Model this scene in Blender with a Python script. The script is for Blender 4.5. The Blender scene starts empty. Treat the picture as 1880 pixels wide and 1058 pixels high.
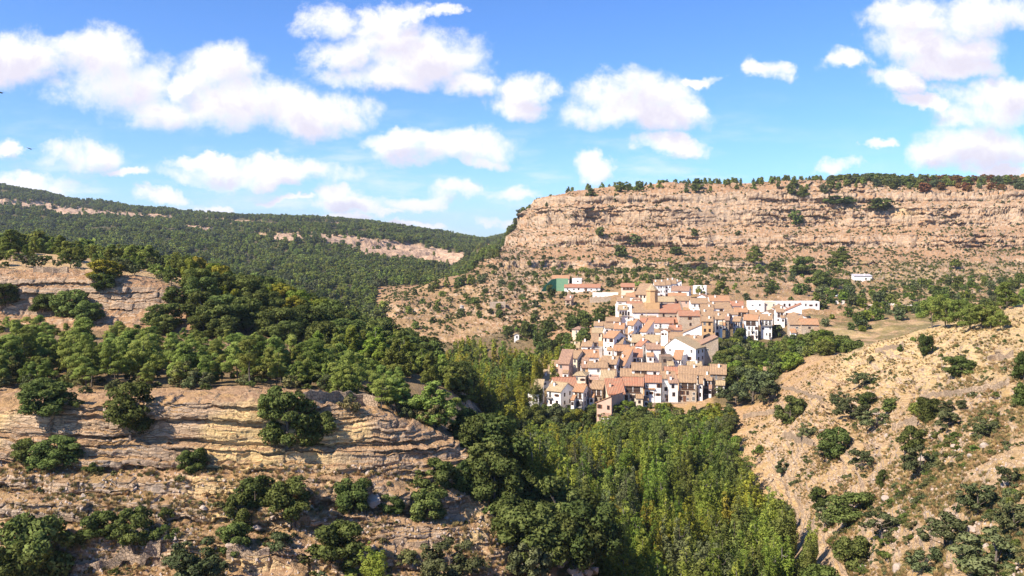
import bpy, math, random
import numpy as np
from mathutils import Vector, Matrix

# ------------------------------------------------------------------ camera
F = 1500.0; CX = 940.0; HY = 445.0; ZC = 80.0      # focal length in photo pixels, principal column, horizon row
S = bpy.context.scene; COL = S.collection
cd = bpy.data.cameras.new('camera'); cam = bpy.data.objects.new('camera', cd); COL.objects.link(cam)
cam.location = (0, 0, ZC); cam.rotation_euler = (math.radians(90), 0, 0)
cd.sensor_width = 36; cd.lens = 36 * F / 1880; cd.shift_y = -(529 - HY) / 1880
cd.clip_start = 1; cd.clip_end = 30000
S.camera = cam
# ------------------------------------------------------------------ sun and sky
SUN_EL = math.radians(43); SUN_AZ = math.radians(-125)  # azimuth from +Y clockwise: left and behind the viewer
sd = Vector((math.sin(SUN_AZ) * math.cos(SUN_EL), math.cos(SUN_AZ) * math.cos(SUN_EL), math.sin(SUN_EL)))
sl = bpy.data.lights.new('sun', 'SUN'); sl.energy = 4.4; sl.angle = math.radians(.53); sl.color = (1, .90, .76)
so = bpy.data.objects.new('sun', sl); COL.objects.link(so)
so.rotation_euler = sd.to_track_quat('Z', 'Y').to_euler()
S.view_settings.view_transform = 'Standard'; S.view_settings.look = 'None'
S.view_settings.exposure = 1.17; S.view_settings.gamma = 1
S.cycles.max_bounces = 5; S.cycles.diffuse_bounces = 4; S.cycles.transparent_max_bounces = 12
W = bpy.data.worlds.new('World'); S.world = W; W.use_nodes = True

class NT:
    """small helper to write node trees"""
    def __init__(s, t): s.t = t; s.n = t.nodes; s.l = t.links
    def new(s, ty, **k):
        n = s.n.new(ty)
        for a, b in k.items():
            if a.startswith('i_'):
                key = a[2:]; key = int(key) if key.isdigit() else key
                s.put(n, key, b)
            else: setattr(n, a, b)
        return n
    def put(s, n, key, b):
        if isinstance(b, bpy.types.NodeSocket): s.l.new(b, n.inputs[key])
        else: n.inputs[key].default_value = b
    def m(s, op, a, b=0.0, c=None, clamp=False):
        n = s.new('ShaderNodeMath', operation=op, use_clamp=clamp); s.put(n, 0, a); s.put(n, 1, b)
        if c is not None: s.put(n, 2, c)
        return n.outputs[0]
    def mr(s, v, a, b, c=0.0, d=1.0, smooth=True):
        n = s.new('ShaderNodeMapRange', interpolation_type='SMOOTHSTEP' if smooth else 'LINEAR')
        for i, x in enumerate((v, a, b, c, d)): s.put(n, i, x)
        return n.outputs[0]
    def mix(s, f, a, b, mode='MIX'):
        n = s.new('ShaderNodeMix', data_type='RGBA', blend_type=mode)
        s.put(n, 0, f); s.put(n, 6, a if isinstance(a, bpy.types.NodeSocket) else (*a, 1)); s.put(n, 7, b if isinstance(b, bpy.types.NodeSocket) else (*b, 1))
        return n.outputs[2]
    def noise(s, vec, scale, det=3, rough=.5, dist=0.0):
        return s.new('ShaderNodeTexNoise', i_Vector=vec, i_Scale=scale, i_Detail=det, i_Roughness=rough, i_Distortion=dist).outputs[0]
    def attr(s, name): return s.new('ShaderNodeAttribute', attribute_name=name)

CLOUDS = [  # photo-pixel centre and half sizes of each puff, used only as directions in the sky
 (60,105,130,38),(180,110,95,50),(215,150,120,55),(300,195,100,38),(420,130,85,50),(440,190,110,50),(560,215,110,38),(110,90,60,30),
 (710,60,75,48),(740,20,45,22),(640,95,60,40),(770,110,120,48),(860,150,60,26),(600,40,60,30),(700,145,90,28),
 (965,165,55,28),(955,195,52,30),(1170,175,105,45),(1135,150,52,30),(1170,212,130,32),(1250,200,48,30),
 (830,275,118,28),(760,262,80,18),(155,285,75,30),(120,268,45,20),(495,312,155,24),(380,290,50,14),(1230,268,62,20),(1090,305,48,22),
 (625,352,38,18),(655,375,58,16),(775,368,70,13),(850,345,34,17),(300,360,48,15),(60,335,90,20),(20,270,28,18),
 (1730,75,115,40),(1690,30,85,38),(1790,20,110,38),(1740,110,85,26),(1650,150,60,26),(1550,115,50,16),(1410,130,30,18),
 (1830,180,90,42),(1800,215,90,32),(1800,275,110,42),(1730,290,60,26),(1545,308,45,14),(1620,270,30,10),(930,352,50,12),(400,372,40,9),(680,30,40,20),(30,100,70,50),(560,235,60,16),(350,150,40,24),(640,400,50,9),(500,330,60,12),(880,300,50,12),(700,385,60,9),(240,320,50,9),(540,365,50,7),(930,400,40,8),(760,415,60,7),(800,25,30,12),(1300,145,40,9),(1690,190,50,14),(1840,320,60,12)]

def build_sky():
    t = NT(W.node_tree); t.n.clear()
    out = t.new('ShaderNodeOutputWorld'); bg = t.new('ShaderNodeBackground'); t.l.new(bg.outputs[0], out.inputs[0])
    bg.inputs[1].default_value = .10
    sky = t.new('ShaderNodeTexSky'); sky.sky_type = 'NISHITA'; sky.sun_disc = False
    sky.sun_elevation = SUN_EL; sky.sun_rotation = SUN_AZ; sky.altitude = 900; sky.dust_density = .6; sky.ozone_density = 2.2
    co = t.new('ShaderNodeTexCoord').outputs['Generated']
    sx = t.new('ShaderNodeSeparateXYZ', i_0=co)
    yy = t.m('MAXIMUM', sx.outputs[1], .02)
    u = t.m('DIVIDE', sx.outputs[0], yy); v = t.m('DIVIDE', sx.outputs[2], yy)
    uv = t.new('ShaderNodeCombineXYZ', i_0=u, i_1=v).outputs[0]
    # warp the lookup so that cloud outlines billow
    w1 = t.new('ShaderNodeTexNoise', i_Vector=uv, i_Scale=8.0, i_Detail=8.0, i_Roughness=.66)
    wv = t.new('ShaderNodeVectorMath', operation='SUBTRACT', i_0=w1.outputs[1], i_1=(.5, .5, .5)).outputs[0]
    wv = t.new('ShaderNodeVectorMath', operation='MULTIPLY', i_0=wv, i_1=(.15, .085, 0)).outputs[0]
    def field(off):
        p = t.new('ShaderNodeVectorMath', operation='ADD', i_0=uv, i_1=wv).outputs[0]
        p = t.new('ShaderNodeVectorMath', operation='ADD', i_0=p, i_1=(off[0], off[1], 0)).outputs[0]
        acc = None
        for (cx, cy, rx, ry) in CLOUDS:
            a = t.new('ShaderNodeVectorMath', operation='SUBTRACT', i_0=p, i_1=((cx - CX) / F, (HY - cy) / F, 0)).outputs[0]
            a = t.new('ShaderNodeVectorMath', operation='MULTIPLY', i_0=a, i_1=(F / rx / 1.03, F / ry / 1.06, 0)).outputs[0]
            d = t.new('ShaderNodeVectorMath', operation='DOT_PRODUCT', i_0=a, i_1=a).outputs['Value']
            e = t.m('SUBTRACT', 1.0, d)
            acc = e if acc is None else t.new('ShaderNodeMath', operation='SMOOTH_MAX', i_0=acc, i_1=e, i_2=.35).outputs[0]
        return acc
    f0 = field((0, 0)); f1 = field((-.012, .02))
    fine = t.noise(uv, 17.0, 9, .66, .25); fine2 = t.noise(uv, 5.0, 4, .6)
    fw = t.m('ADD', t.m('MULTIPLY', t.m('SUBTRACT', fine, .5), 3.3), t.m('MULTIPLY', t.m('SUBTRACT', fine2, .5), 1.5))
    g0 = t.m('ADD', f0, fw); g1 = t.m('ADD', f1, t.m('MULTIPLY', fw, .6))
    dens = t.mr(g0, -.6, 1.0)
    # thin veil of wisps low in the sky
    st = t.new('ShaderNodeVectorMath', operation='MULTIPLY', i_0=uv, i_1=(5, 22, 1)).outputs[0]
    wisp = t.mr(t.noise(st, 1.6, 6, .6), .45, .75, 0, .6)
    wisp = t.m('MULTIPLY', wisp, t.mr(v, .03, .22, 1.0, .0))
    wisp = t.m('MULTIPLY', wisp, t.mr(u, .25, .4, 1.0, .25))
    dens = t.m('MAXIMUM', dens, wisp)
    thick = t.mr(t.m('ADD', g1, t.m('MULTIPLY', t.m('SUBTRACT', fine, .5), 1.3)), .1, 1.35)       # where cloud lies above and towards the sun, the underside greys
    dens_ = dens
    ccol = t.mix(thick, (5.5, 5.35, 5.5), (3.95, 3.75, 4.3))
    hs = t.new('ShaderNodeHueSaturation', i_Color=sky.outputs[0], i_Saturation=1.12, i_Value=1.0)
    skyc = t.mix(1.0, hs.outputs[0], (.49, .68, .97), 'MULTIPLY')
    t.l.new(t.mix(dens_, skyc, ccol), bg.inputs[0])
build_sky()

# ------------------------------------------------------------------ noise in numpy
def _hash(ix, iy, iz, seed):
    h = (ix.astype(np.uint32) * np.uint32(374761393) + iy.astype(np.uint32) * np.uint32(668265263) + iz.astype(np.uint32) * np.uint32(2246822519) + np.uint32(seed * 3266489917 & 0xffffffff))
    h = (h ^ (h >> np.uint32(13))) * np.uint32(1274126177)
    h = h ^ (h >> np.uint32(16))
    return (h & np.uint32(0xffffff)).astype(np.float32) / np.float32(0xffffff)
def vnoise(x, y, seed=0):
    x = np.asarray(x, np.float32); y = np.asarray(y, np.float32)
    ix = np.floor(x).astype(np.int32); iy = np.floor(y).astype(np.int32)
    fx = x - ix; fy = y - iy; fx = fx * fx * (3 - 2 * fx); fy = fy * fy * (3 - 2 * fy); z = np.zeros_like(ix)
    a = _hash(ix, iy, z, seed); b = _hash(ix + 1, iy, z, seed); c = _hash(ix, iy + 1, z, seed); d = _hash(ix + 1, iy + 1, z, seed)
    return (a + (b - a) * fx + (c - a) * fy + (a - b - c + d) * fx * fy) * 2 - 1
def fbm(x, y, oct=4, seed=0, rough=.5):
    s = 0; a = 1.0; t = 0
    for i in range(oct):
        s = s + a * vnoise(x * 2 ** i, y * 2 ** i, seed + i * 7); t += a; a *= rough
    return s / t
def sstep(x, a, b):
    t = np.clip((x - a) / (b - a), 0, 1); return t * t * (3 - 2 * t)
def pchip(xk, yk, x):
    xk = np.array(xk, float); yk = np.array(yk, float); h = np.diff(xk); d = np.diff(yk, axis=0)
    d = (d.T / h).T; m = np.zeros_like(yk)
    s = d[1:] * d[:-1] > 0
    w = 2 * d[1:] * d[:-1] / np.where(np.abs(d[1:] + d[:-1]) < 1e-9, 1, d[1:] + d[:-1])
    m[1:-1] = np.where(s, w, 0); m[0] = d[0]; m[-1] = d[-1]
    i = np.clip(np.searchsorted(xk, x) - 1, 0, len(xk) - 2); t = (x - xk[i]) / h[i]
    sh = (-1,) + (1,) * (yk.ndim - 1); t = t.reshape(sh); hh = h[i].reshape(sh)
    return (yk[i] * (2 * t**3 - 3 * t**2 + 1) + m[i] * hh * (t**3 - 2 * t**2 + t) + yk[i + 1] * (-2 * t**3 + 3 * t**2) + m[i + 1] * hh * (t**3 - t**2))

# ------------------------------------------------------------------ relief of the valley: a profile of (distance, apparent row) per bearing
P = {}
P[-650] = [(45,1500),(90,1060),(100,930),(110,850),(114,750),(122,720),(170,600),(192,545),(198,490),(215,465),(240,440),(320,440),(500,440),(1000,420),(1500,360),(2000,300),(3000,310),(9000,420)]
P[0]   = [(45,1600),(88,1100),(98,965),(101,915),(108,850),(111.5,755),(120,725),(140,690),(170,630),(192,575),(197,505),(215,482),(240,465),(300,465),(420,490),(650,480),(1000,440),(1400,392),(1700,366),(2000,346),(2600,352),(9000,420)]
P[150] = [(45,1600),(90,1085),(98,965),(101,920),(108,858),(111.5,748),(121,725),(142,690),(172,630),(193,575),(199,510),(218,490),(240,476),(300,480),(420,520),(650,500),(1000,450),(1400,405),(1700,385),(2000,374),(2600,380),(9000,430)]
P[300] = [(45,1600),(90,1080),(99,965),(102,925),(109,862),(112.5,735),(122,720),(145,690),(175,630),(195,575),(201,532),(220,510),(250,494),(300,505),(400,560),(600,545),(850,490),(1100,440),(1500,410),(2000,390),(2600,395),(9000,430)]
P[450] = [(45,1600),(91,1075),(99,985),(102.5,938),(109.5,862),(113.5,733),(123,720),(148,685),(178,630),(205,588),(225,560),(250,538),(300,580),(390,640),(600,560),(850,500),(1200,448),(1600,414),(2100,400),(2600,405),(9000,430)]
P[560] = [(45,1600),(92,1072),(100.5,992),(104,942),(111,862),(115,737),(125,722),(152,685),(182,640),(215,600),(250,570),(300,620),(390,675),(480,630),(620,560),(850,500),(1050,478),(1250,435),(1600,418),(2100,402),(2600,406),(9000,430)]
P[650] = [(45,1600),(94,1075),(102,1002),(105.5,952),(112,866),(117.5,755),(128,730),(155,700),(190,655),(240,612),(290,660),(390,700),(500,640),(620,580),(760,530),(950,497),(1080,485),(1350,438),(1700,416),(2200,408),(2800,412),(9000,430)]
P[740] = [(45,1600),(95,1080),(103,1012),(106.5,965),(113,880),(119,775),(130,752),(160,712),(200,668),(250,632),(300,670),(390,700),(470,640),(540,580),(610,548),(680,540),(800,520),(1000,500),(1150,478),(1400,448),(1800,425),(2300,418),(2800,420),(9000,432)]
P[820] = [(45,1600),(96,1085),(104,1018),(108,972),(116,885),(121.5,802),(132,788),(160,735),(205,695),(255,672),(300,698),(350,712),(400,690),(470,630),(540,580),(610,545),(680,510),(740,520),(850,525),(1000,508),(1300,468),(1700,440),(2200,432),(2800,432),(9000,434)]
P[900] = [(45,1600),(97,1110),(106,1035),(110,990),(119,910),(127,855),(145,830),(180,815),(230,800),(280,768),(340,730),(400,685),(450,632),(520,582),(600,540),(690,500),(760,476),(830,463),(890,458),(1000,480),(1300,465),(2000,445),(3400,438),(4200,445),(9000,440)]
P[930] = [(45,1600),(98,1130),(107,1048),(111,1000),(120,930),(131,905),(152,895),(190,858),(240,815),(283,767),(330,720),(400,676),(450,624),(520,577),(600,537),(690,498),(770,468),(830,455),(890,444),(935,436),(980,432),(1200,450),(2100,442),(3400,432),(4200,438),(9000,440)]
P[960] = [(45,1600),(98,1150),(108,1060),(113,1005),(122,955),(135,955),(160,960),(200,900),(250,830),(285,765),(320,705),(400,666),(450,615),(520,572),(600,534),(690,496),(770,466),(830,446),(900,428),(945,398),(980,396),(1200,420),(2200,440),(3400,428),(4200,432),(9000,440)]
P[1000]= [(45,1600),(98,1170),(109,1070),(114,1000),(124,975),(140,1010),(165,1005),(200,935),(245,862),(280,790),(300,737),(330,690),(400,650),(450,606),(520,562),(600,527),(700,492),(780,467),(845,444),(890,412),(925,374),(960,370),(1200,376),(2200,420),(9000,440)]
P[1060]= [(45,1600),(98,1180),(109,1075),(114,985),(122,965),(135,1060),(170,1035),(210,945),(250,865),(275,805),(297,742),(325,696),(360,655),(400,620),(450,590),(520,556),(590,530),(680,494),(770,471),(825,448),(868,416),(905,366),(930,356),(1200,362),(2200,420),(9000,440)]
P[1130]= [(45,1600),(100,1250),(130,1190),(180,1040),(230,905),(270,812),(293,748),(320,705),(350,662),(385,624),(420,598),(470,573),(520,548),(560,531),(640,507),(740,480),(800,458),(850,425),(880,392),(902,358),(925,349),(1200,356),(9000,440)]
P[1200]= [(45,1600),(100,1270),(140,1206),(200,985),(250,853),(288,752),(310,716),(340,672),(380,630),(420,597),(460,564),(500,537),(560,517),(640,497),(740,474),(792,452),(840,424),(868,390),(890,356),(915,345),(1200,352),(9000,440)]
P[1300]= [(45,1600),(100,1300),(150,1165),(210,952),(260,814),(296,728),(320,692),(345,664),(375,638),(410,598),(450,566),(500,539),(580,513),(640,498),(740,470),(790,448),(832,422),(860,390),(880,352),(905,342),(1200,350),(9000,440)]
P[1400]= [(45,1600),(100,1270),(140,1152),(190,990),(228,850),(255,778),(280,730),(300,697),(340,668),(375,640),(412,596),(470,556),(530,529),(600,508),(700,479),(755,461),(792,437),(828,415),(855,384),(875,347),(900,338),(1200,346),(9000,440)]
P[1500]= [(45,1500),(90,1260),(120,1150),(150,1000),(180,885),(210,792),(250,712),(290,658),(330,640),(380,612),(430,574),(500,540),(600,506),(695,477),(748,457),(788,434),(825,410),(852,380),(872,344),(895,335),(1200,343),(9000,440)]
P[1600]= [(45,1450),(90,1190),(115,1060),(150,900),(180,806),(210,733),(240,676),(262,634),(300,645),(350,630),(420,580),(500,540),(600,503),(690,474),(742,453),(780,430),(812,407),(842,374),(860,344),(885,335),(1200,343),(9000,440)]
P[1700]= [(45,1400),(85,1151),(100,1045),(130,883),(160,786),(190,715),(220,656),(250,607),(290,612),(350,614),(420,574),(500,535),(600,501),(680,471),(728,449),(765,427),(798,404),(828,370),(846,346),(870,337),(1200,343),(9000,440)]
P[1800]= [(45,1350),(80,1101),(95,982),(120,845),(150,745),(180,672),(215,612),(250,586),(290,590),(360,600),(440,561),(520,526),(600,500),(675,468),(716,445),(750,424),(785,400),(812,366),(832,348),(855,340),(1200,340),(9000,440)]
P[1900]= [(45,1300),(78,1041),(95,919),(120,795),(150,705),(185,631),(220,575),(255,560),(300,575),(360,592),(440,558),(520,523),(600,497),(665,464),(706,442),(742,421),(778,397),(804,364),(822,352),(850,345),(1200,335),(1600,312),(2200,330),(9000,440)]
P[2500]= [(45,1200),(75,950),(95,840),(120,730),(150,650),(185,580),(220,530),(255,515),(300,540),(360,575),(440,550),(520,515),(600,490),(665,455),(706,430),(742,405),(778,380),(804,340),(822,325),(850,318),(1200,300),(1600,280),(2200,300),(9000,430)]

for k_ in P:                                       # the lower rock band of the near crag stands steep
    if k_ <= 900:
        (a, pa), (b, pb) = P[k_][2], P[k_][3]; m_ = (a + b) / 2; P[k_][2] = (m_ - .75, pa - 4); P[k_][3] = (m_ + .75, pb)
        L_ = P[k_]; (d1, p1), (d2, p2), (d3, p3), (d4, p4) = L_[1], L_[2], L_[3], L_[4]; u_ = (d1 + d2) / 2; v_ = (d3 + d4) / 2
        P[k_] = L_[:2] + [(u_ - .45, p1 + .30 * (p2 - p1)), (u_ + .45, p1 + .68 * (p2 - p1))] + L_[2:4] + [(v_ - .5, p3 + .22 * (p4 - p3)), (v_ + .5, p3 + .66 * (p4 - p3))] + L_[4:]
KPX = np.array(sorted(P)); DS = np.exp(np.linspace(math.log(45), math.log(9000), 2600))
ZT = np.stack([pchip(np.log([d for d, _ in P[k]]), [-(p - HY) * d / F for d, p in P[k]], np.log(DS)) for k in KPX])   # (cols, D)

MESA = [(-24,-17),(-5,6.5),(16,34),(42,50)]            # thick hard beds of the far escarpment
def bedmap(z, beds, lo, hi, k=.15):
    """redistribute height so that hard beds stand steep and soft ones lie as shelves"""
    src = [lo]; dst = [lo]; edges = []
    tot_soft = 0
    pts = [lo] + [e for b in beds for e in b] + [hi]
    w = []
    for i in range(len(pts) - 1):
        L = pts[i + 1] - pts[i]; w.append(L * (k if i % 2 else 1.0))
    w = np.array(w); w *= (hi - lo) / w.sum()
    srcp = lo + np.concatenate([[0], np.cumsum(w)])
    return np.where((z > lo) & (z < hi), np.interp(z, srcp, pts), z)

def relief(px, D):
    """height of the smooth ground, relative to the eye, on a (px, D) raster"""
    i = np.interp(np.log(D), np.log(DS), np.arange(len(DS)))
    i0 = np.clip(i.astype(int), 0, len(DS) - 2); f = i - i0
    Zk = ZT[:, i0] * (1 - f) + ZT[:, i0 + 1] * f
    return pchip(KPX, Zk, px)

NC, NR = 1500, 1500
pxs = np.concatenate([np.linspace(-640, -60, 60, endpoint=False), np.linspace(-60, 2060, NC - 120, endpoint=False), np.linspace(2060, 2480, 60)])
NCt = len(pxs)
Dg = np.exp(np.linspace(math.log(50), math.log(8500), 3000))
Zg = relief(pxs, Dg).astype(np.float32)                               # (NCt, 3000)
Xg = ((pxs[:, None] - CX) / F * Dg[None, :]).astype(np.float32); Yg = np.broadcast_to(Dg[None, :], Zg.shape).astype(np.float32)
# middle-scale unevenness, growing with distance
zone_v = sstep(np.abs(pxs - 1190)[:, None] + 0 * Yg, 120, 260) * 1.0
calm = np.where((Yg > 285) & (Yg < 560), .25 + .75 * zone_v, 1)
Zg += fbm(Xg / 14, Yg / 14, 4, 3) * np.clip(Yg / 150, .6, 3.5) * .9 * calm * (1 - .6 * sstep(Yg, 500, 700) * (1 - sstep(Yg, 1000, 1400)))
farw = sstep(Yg, 900, 1300) * (pxs[:, None] < 930)
Zg += farw * (fbm(Xg / 120, Yg / 120, 5, 9) * 13) * (1 - sstep(Yg, 1800, 2200) * .55)
# gullies cutting the escarpment
mesa_w = sstep(Yg, 640, 700) * (1 - sstep(Yg, 1000, 1100)) * sstep(pxs[:, None] + 0 * Yg, 830, 960)
Zg += mesa_w * (fbm(Xg / 45, Yg / 45 + 7, 5, 21) * 6.5)
Zb = Zg + mesa_w * fbm(Xg / 26, Yg / 30, 3, 33) * 1.2
Zg = np.where(mesa_w > .02, Zg * (1 - mesa_w) + bedmap(Zb, MESA, -34, 56) * mesa_w, Zg).astype(np.float32)

# resample every bearing so that rows are spread by how much ground they show
py = HY - Zg / Yg * F
w = np.abs(np.diff(py, axis=1)); vis = py[:, 1:] <= np.minimum.accumulate(py, axis=1)[:, :-1] + 14
w = np.minimum(w, 20) * np.where(vis, 1, .12) + .16
k = np.hanning(123); k /= k.sum()
w = np.apply_along_axis(lambda a: np.convolve(np.pad(a, 61, 'edge'), k, 'valid'), 0, w)
cw = np.concatenate([np.zeros((NCt, 1)), np.cumsum(w, 1)], 1); cw /= cw[:, -1:]
tt = np.linspace(0, 1, NR)
D2 = np.stack([np.interp(tt, cw[i], Dg) for i in range(NCt)]).astype(np.float32)
Z2 = np.stack([np.interp(D2[i], Dg, Zg[i]) for i in range(NCt)]).astype(np.float32)
X2 = ((pxs[:, None] - CX) / F).astype(np.float32) * D2; Y2 = D2
PXR = np.broadcast_to(pxs[:, None], D2.shape)

# ------------------------------------------------------------------ bedding: thin hard and soft layers cut the slopes into ledges
def layers(seed, lo, hi, a, b):
    r = random.Random(seed); L = [lo]
    while L[-1] < hi: L.append(L[-1] + a + (b - a) * r.random() ** 1.6)
    return np.array(L)
def ledge(X, Y, Z, L, amt, jag, seed, dip=0.0, hard=.16):
    zs = Z + dip * X + fbm(X / 18, Y / 18, 3, seed) * jag * .7
    # blocks: the joint pattern shifts each ledge in and out
    bx = np.floor(X / (jag * 1.7) + vnoise(X / 6, Y / 6, seed + 2) * .8); k0 = np.clip(np.searchsorted(L, zs.ravel()).reshape(zs.shape) - 1, 0, len(L) - 2)
    blk = _hash(bx.astype(np.int32), k0.astype(np.int32), np.zeros_like(k0), seed + 5) - .5
    zs = zs + blk * jag * .55
    k = np.clip(np.searchsorted(L, zs.ravel()).reshape(zs.shape) - 1, 0, len(L) - 2)
    a = L[k]; h = L[k + 1] - a; f = np.clip((zs - a) / h, 0, 1)
    hd = _hash(k.astype(np.int32), np.zeros_like(k), np.zeros_like(k), seed + 9)          # some beds are soft
    e = .5 - (.5 - hard) * (1 - .5 * hd)
    g = np.clip((f - e) / np.maximum(1 - 2 * e, .05), 0, 1)
    g = .12 * f + .88 * g
    return Z + (g - f) * h * amt
def zone(px0, px1, D0, D1, fx=60, fd=.12):
    return sstep(PXR, px0 - fx, px0 + fx) * (1 - sstep(PXR, px1 - fx, px1 + fx)) * sstep(Y2, D0 * (1 - fd), D0 * (1 + fd)) * (1 - sstep(Y2, D1 * (1 - fd), D1 * (1 + fd)))
zA = zone(-900, 985, 50, 128, 40, .05)                 # near left crags
zA2 = zone(-900, 560, 185, 207, 40, .03)               # upper left crag
zR = zone(1350, 2700, 50, 262, 70, .05)                # dry slope on the right
zM = sstep(Y2, 520, 640) * (1 - sstep(Y2, 960, 1050)) * sstep(PXR, 820, 930)
zV = zone(690, 1120, 430, 640, 50, .08) + zone(1250, 2700, 420, 640, 50, .08)
zF = sstep(Y2, 1000, 1200) * (PXR < 900)
dens_bed = layers(4, -90, 40, .45, 1.7)
n1 = fbm(X2 / 22, Y2 / 22, 3, 51)
# outward downhill direction of the smooth ground
du = np.stack([np.gradient(a, axis=0) for a in (X2, Y2, Z2)], -1); dv = np.stack([np.gradient(a, axis=1) for a in (X2, Y2, Z2)], -1)
nn = np.cross(du, dv); nn /= np.linalg.norm(nn, axis=-1, keepdims=True) + 1e-9; nn *= np.sign(nn[..., 2:3])
STEEP = np.hypot(nn[..., 0], nn[..., 1]); HX = nn[..., 0] / (STEEP + 1e-6); HYd = nn[..., 1] / (STEEP + 1e-6)
del du, dv, nn
PUSH = np.zeros_like(Z2)
def push(L, amt, amp, bw, seed, dip=0.0, ang=0.0, crev=.5, jag=.5):
    """beds stand proud of or behind their neighbours, broken by upright joints"""
    global PUSH
    zs = Z2 + dip * X2 + fbm(X2 / 22, Y2 / 22, 3, seed) * jag
    s = X2 * math.cos(ang) + Y2 * math.sin(ang) + vnoise(X2 / 5, Y2 / 5, seed + 1) * bw * .35
    k = np.clip(np.searchsorted(L, zs.ravel()).reshape(zs.shape) - 1, 0, len(L) - 2); f = np.clip((zs - L[k]) / (L[k + 1] - L[k]), 0, 1)
    wv = bw * (.6 + .9 * _hash(k.astype(np.int32), np.zeros_like(k), np.zeros_like(k), seed + 3)); q = s / wv + _hash(k.astype(np.int32), np.ones_like(k), np.zeros_like(k), seed + 4) * 9
    b = np.floor(q); fb = q - b
    lay = _hash(k.astype(np.int32), np.full_like(k, 2), np.zeros_like(k), seed + 5) - .5
    blk = _hash(b.astype(np.int32), k.astype(np.int32), np.zeros_like(k), seed + 6) - .5
    body = (1 - np.abs(2 * f - 1) ** 5) * (1 - .45 * np.abs(2 * fb - 1) ** 9)
    PUSH += amt * amp * (lay * 1.3 + blk * .8 + crev * (body - 1))
zAm = zA * sstep(STEEP, .35, .7); zRm = zR * sstep(STEEP, .3, .6) * np.clip(.35 + 1.2 * n1, 0, 1)
bedsA = layers(4, -90, 40, .45, 1.7)
nA = np.clip(.62 + 1.1 * fbm(X2 / 11, Z2 / 5, 3, 401), .12, 1.25)
push(bedsA, zAm * nA, 1.3, 4.5, 211, .06, crev=.45, jag=.25)
push(layers(44, -90, 40, .2, .55), zAm * nA, .42, 1.7, 231, .06, jag=.25)
push(layers(45, -90, 40, 2.5, 5), zAm, 1.3, 14, 233, .06)
push(layers(14, -40, 20, .8, 2.2), zA2, 1.0, 3.0, 215)
push(layers(7, -90, 40, .9, 2.8), zRm, 2.0, 3.5, 219, -.05, 1.0)
push(layers(71, -90, 40, .3, .9), zRm, .5, 2.0, 239, -.05, 1.0)
nM = np.clip(.85 + 1.4 * fbm(X2 / 70, Z2 / 14, 4, 411), .2, 1.6)
push(layers(8, -60, 90, 1.6, 8.0), zM * sstep(STEEP, .3, .6) * nM, 5.5, 14, 223, jag=5.0)
push(layers(88, -60, 90, .9, 2.6), zM * sstep(STEEP, .4, .7) * nM, 1.7, 5, 225, jag=3.0)
push(layers(9, -90, 20, 1.5, 4), zV * sstep(STEEP, .2, .5), 2.0, 8, 227)
PUSH += zM * sstep(STEEP, .5, .8) * (fbm(X2 / 9, Y2 / 30, 4, 301) * 3.0 + fbm(X2 / 32, Y2 / 90, 3, 305) * 5.0) * (.4 + .6 * sstep(PXR, 1380, 1500)) + zAm * fbm(X2 / 6, Z2 / 4, 4, 303) * .35
Z2 = ledge(X2, Y2, Z2, dens_bed, np.clip(zA * (1.15 + .3 * n1), 0, 1), 1.1, 11, .06)
Z2 = ledge(X2, Y2, Z2, layers(14, -40, 20, .8, 2.2), zA2 * .95, 1.0, 13)
Z2 = ledge(X2, Y2, Z2, layers(7, -90, 40, .8, 2.8), np.clip(zR * (.6 + .9 * n1), 0, 1), 1.6, 17, -.05)
Z2 = ledge(X2, Y2, Z2, layers(8, -60, 90, 2.0, 6.0), np.clip(zM * (.9 + .4 * n1), 0, 1), 2.6, 19)
Z2 = ledge(X2, Y2, Z2, layers(9, -90, 20, 1.5, 4), np.clip(zV * (.9 + .4 * n1), 0, 1), 3.0, 23)
Z2 = ledge(X2, Y2, Z2, layers(10, -90, 260, 9, 26), zF * .8, 12.0, 29)
# small roughness
Z2 += fbm(X2 / 1.6, Y2 / 1.6, 4, 61, .6) * .3 * np.clip(Y2 / 110, .5, 6) * (zA * .9 + zR * .9 + zA2 + zM * .8 + zV * .6 + .15).clip(0, 1.1)
Z2 += np.abs(fbm(X2 / 4, Y2 / 4, 3, 71)) * .6 * (zA + zR)
Z2 = Z2.astype(np.float32)
X2 = (X2 + HX * PUSH).astype(np.float32); Y2 = (Y2 + HYd * PUSH).astype(np.float32)
PY2 = HY - Z2 / Y2 * F
PYmin = np.minimum.accumulate(PY2, axis=1)

def hit(px, py):
    """ground point seen at a photo pixel (None if sky)"""
    c = int(np.clip(np.searchsorted(pxs, px), 1, NCt - 1)); c = c if abs(pxs[c] - px) < abs(pxs[c - 1] - px) else c - 1
    a = PYmin[c]; r = int(np.searchsorted(-a, -py))
    if r >= NR: return None
    return Vector(((px - CX) / F * Y2[c, r], Y2[c, r], Z2[c, r] + ZC))
def ground(X, Y):
    """height of the ground under a world point"""
    px = CX + X / Y * F; c = int(np.clip(np.searchsorted(pxs, px), 1, NCt - 1))
    r = np.searchsorted(D2[c], Y); r = int(np.clip(r, 1, NR - 1))
    f = (Y - D2[c, r - 1]) / max(D2[c, r] - D2[c, r - 1], 1e-6)
    return float(Z2[c, r - 1] * (1 - f) + Z2[c, r] * f) + ZC

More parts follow.
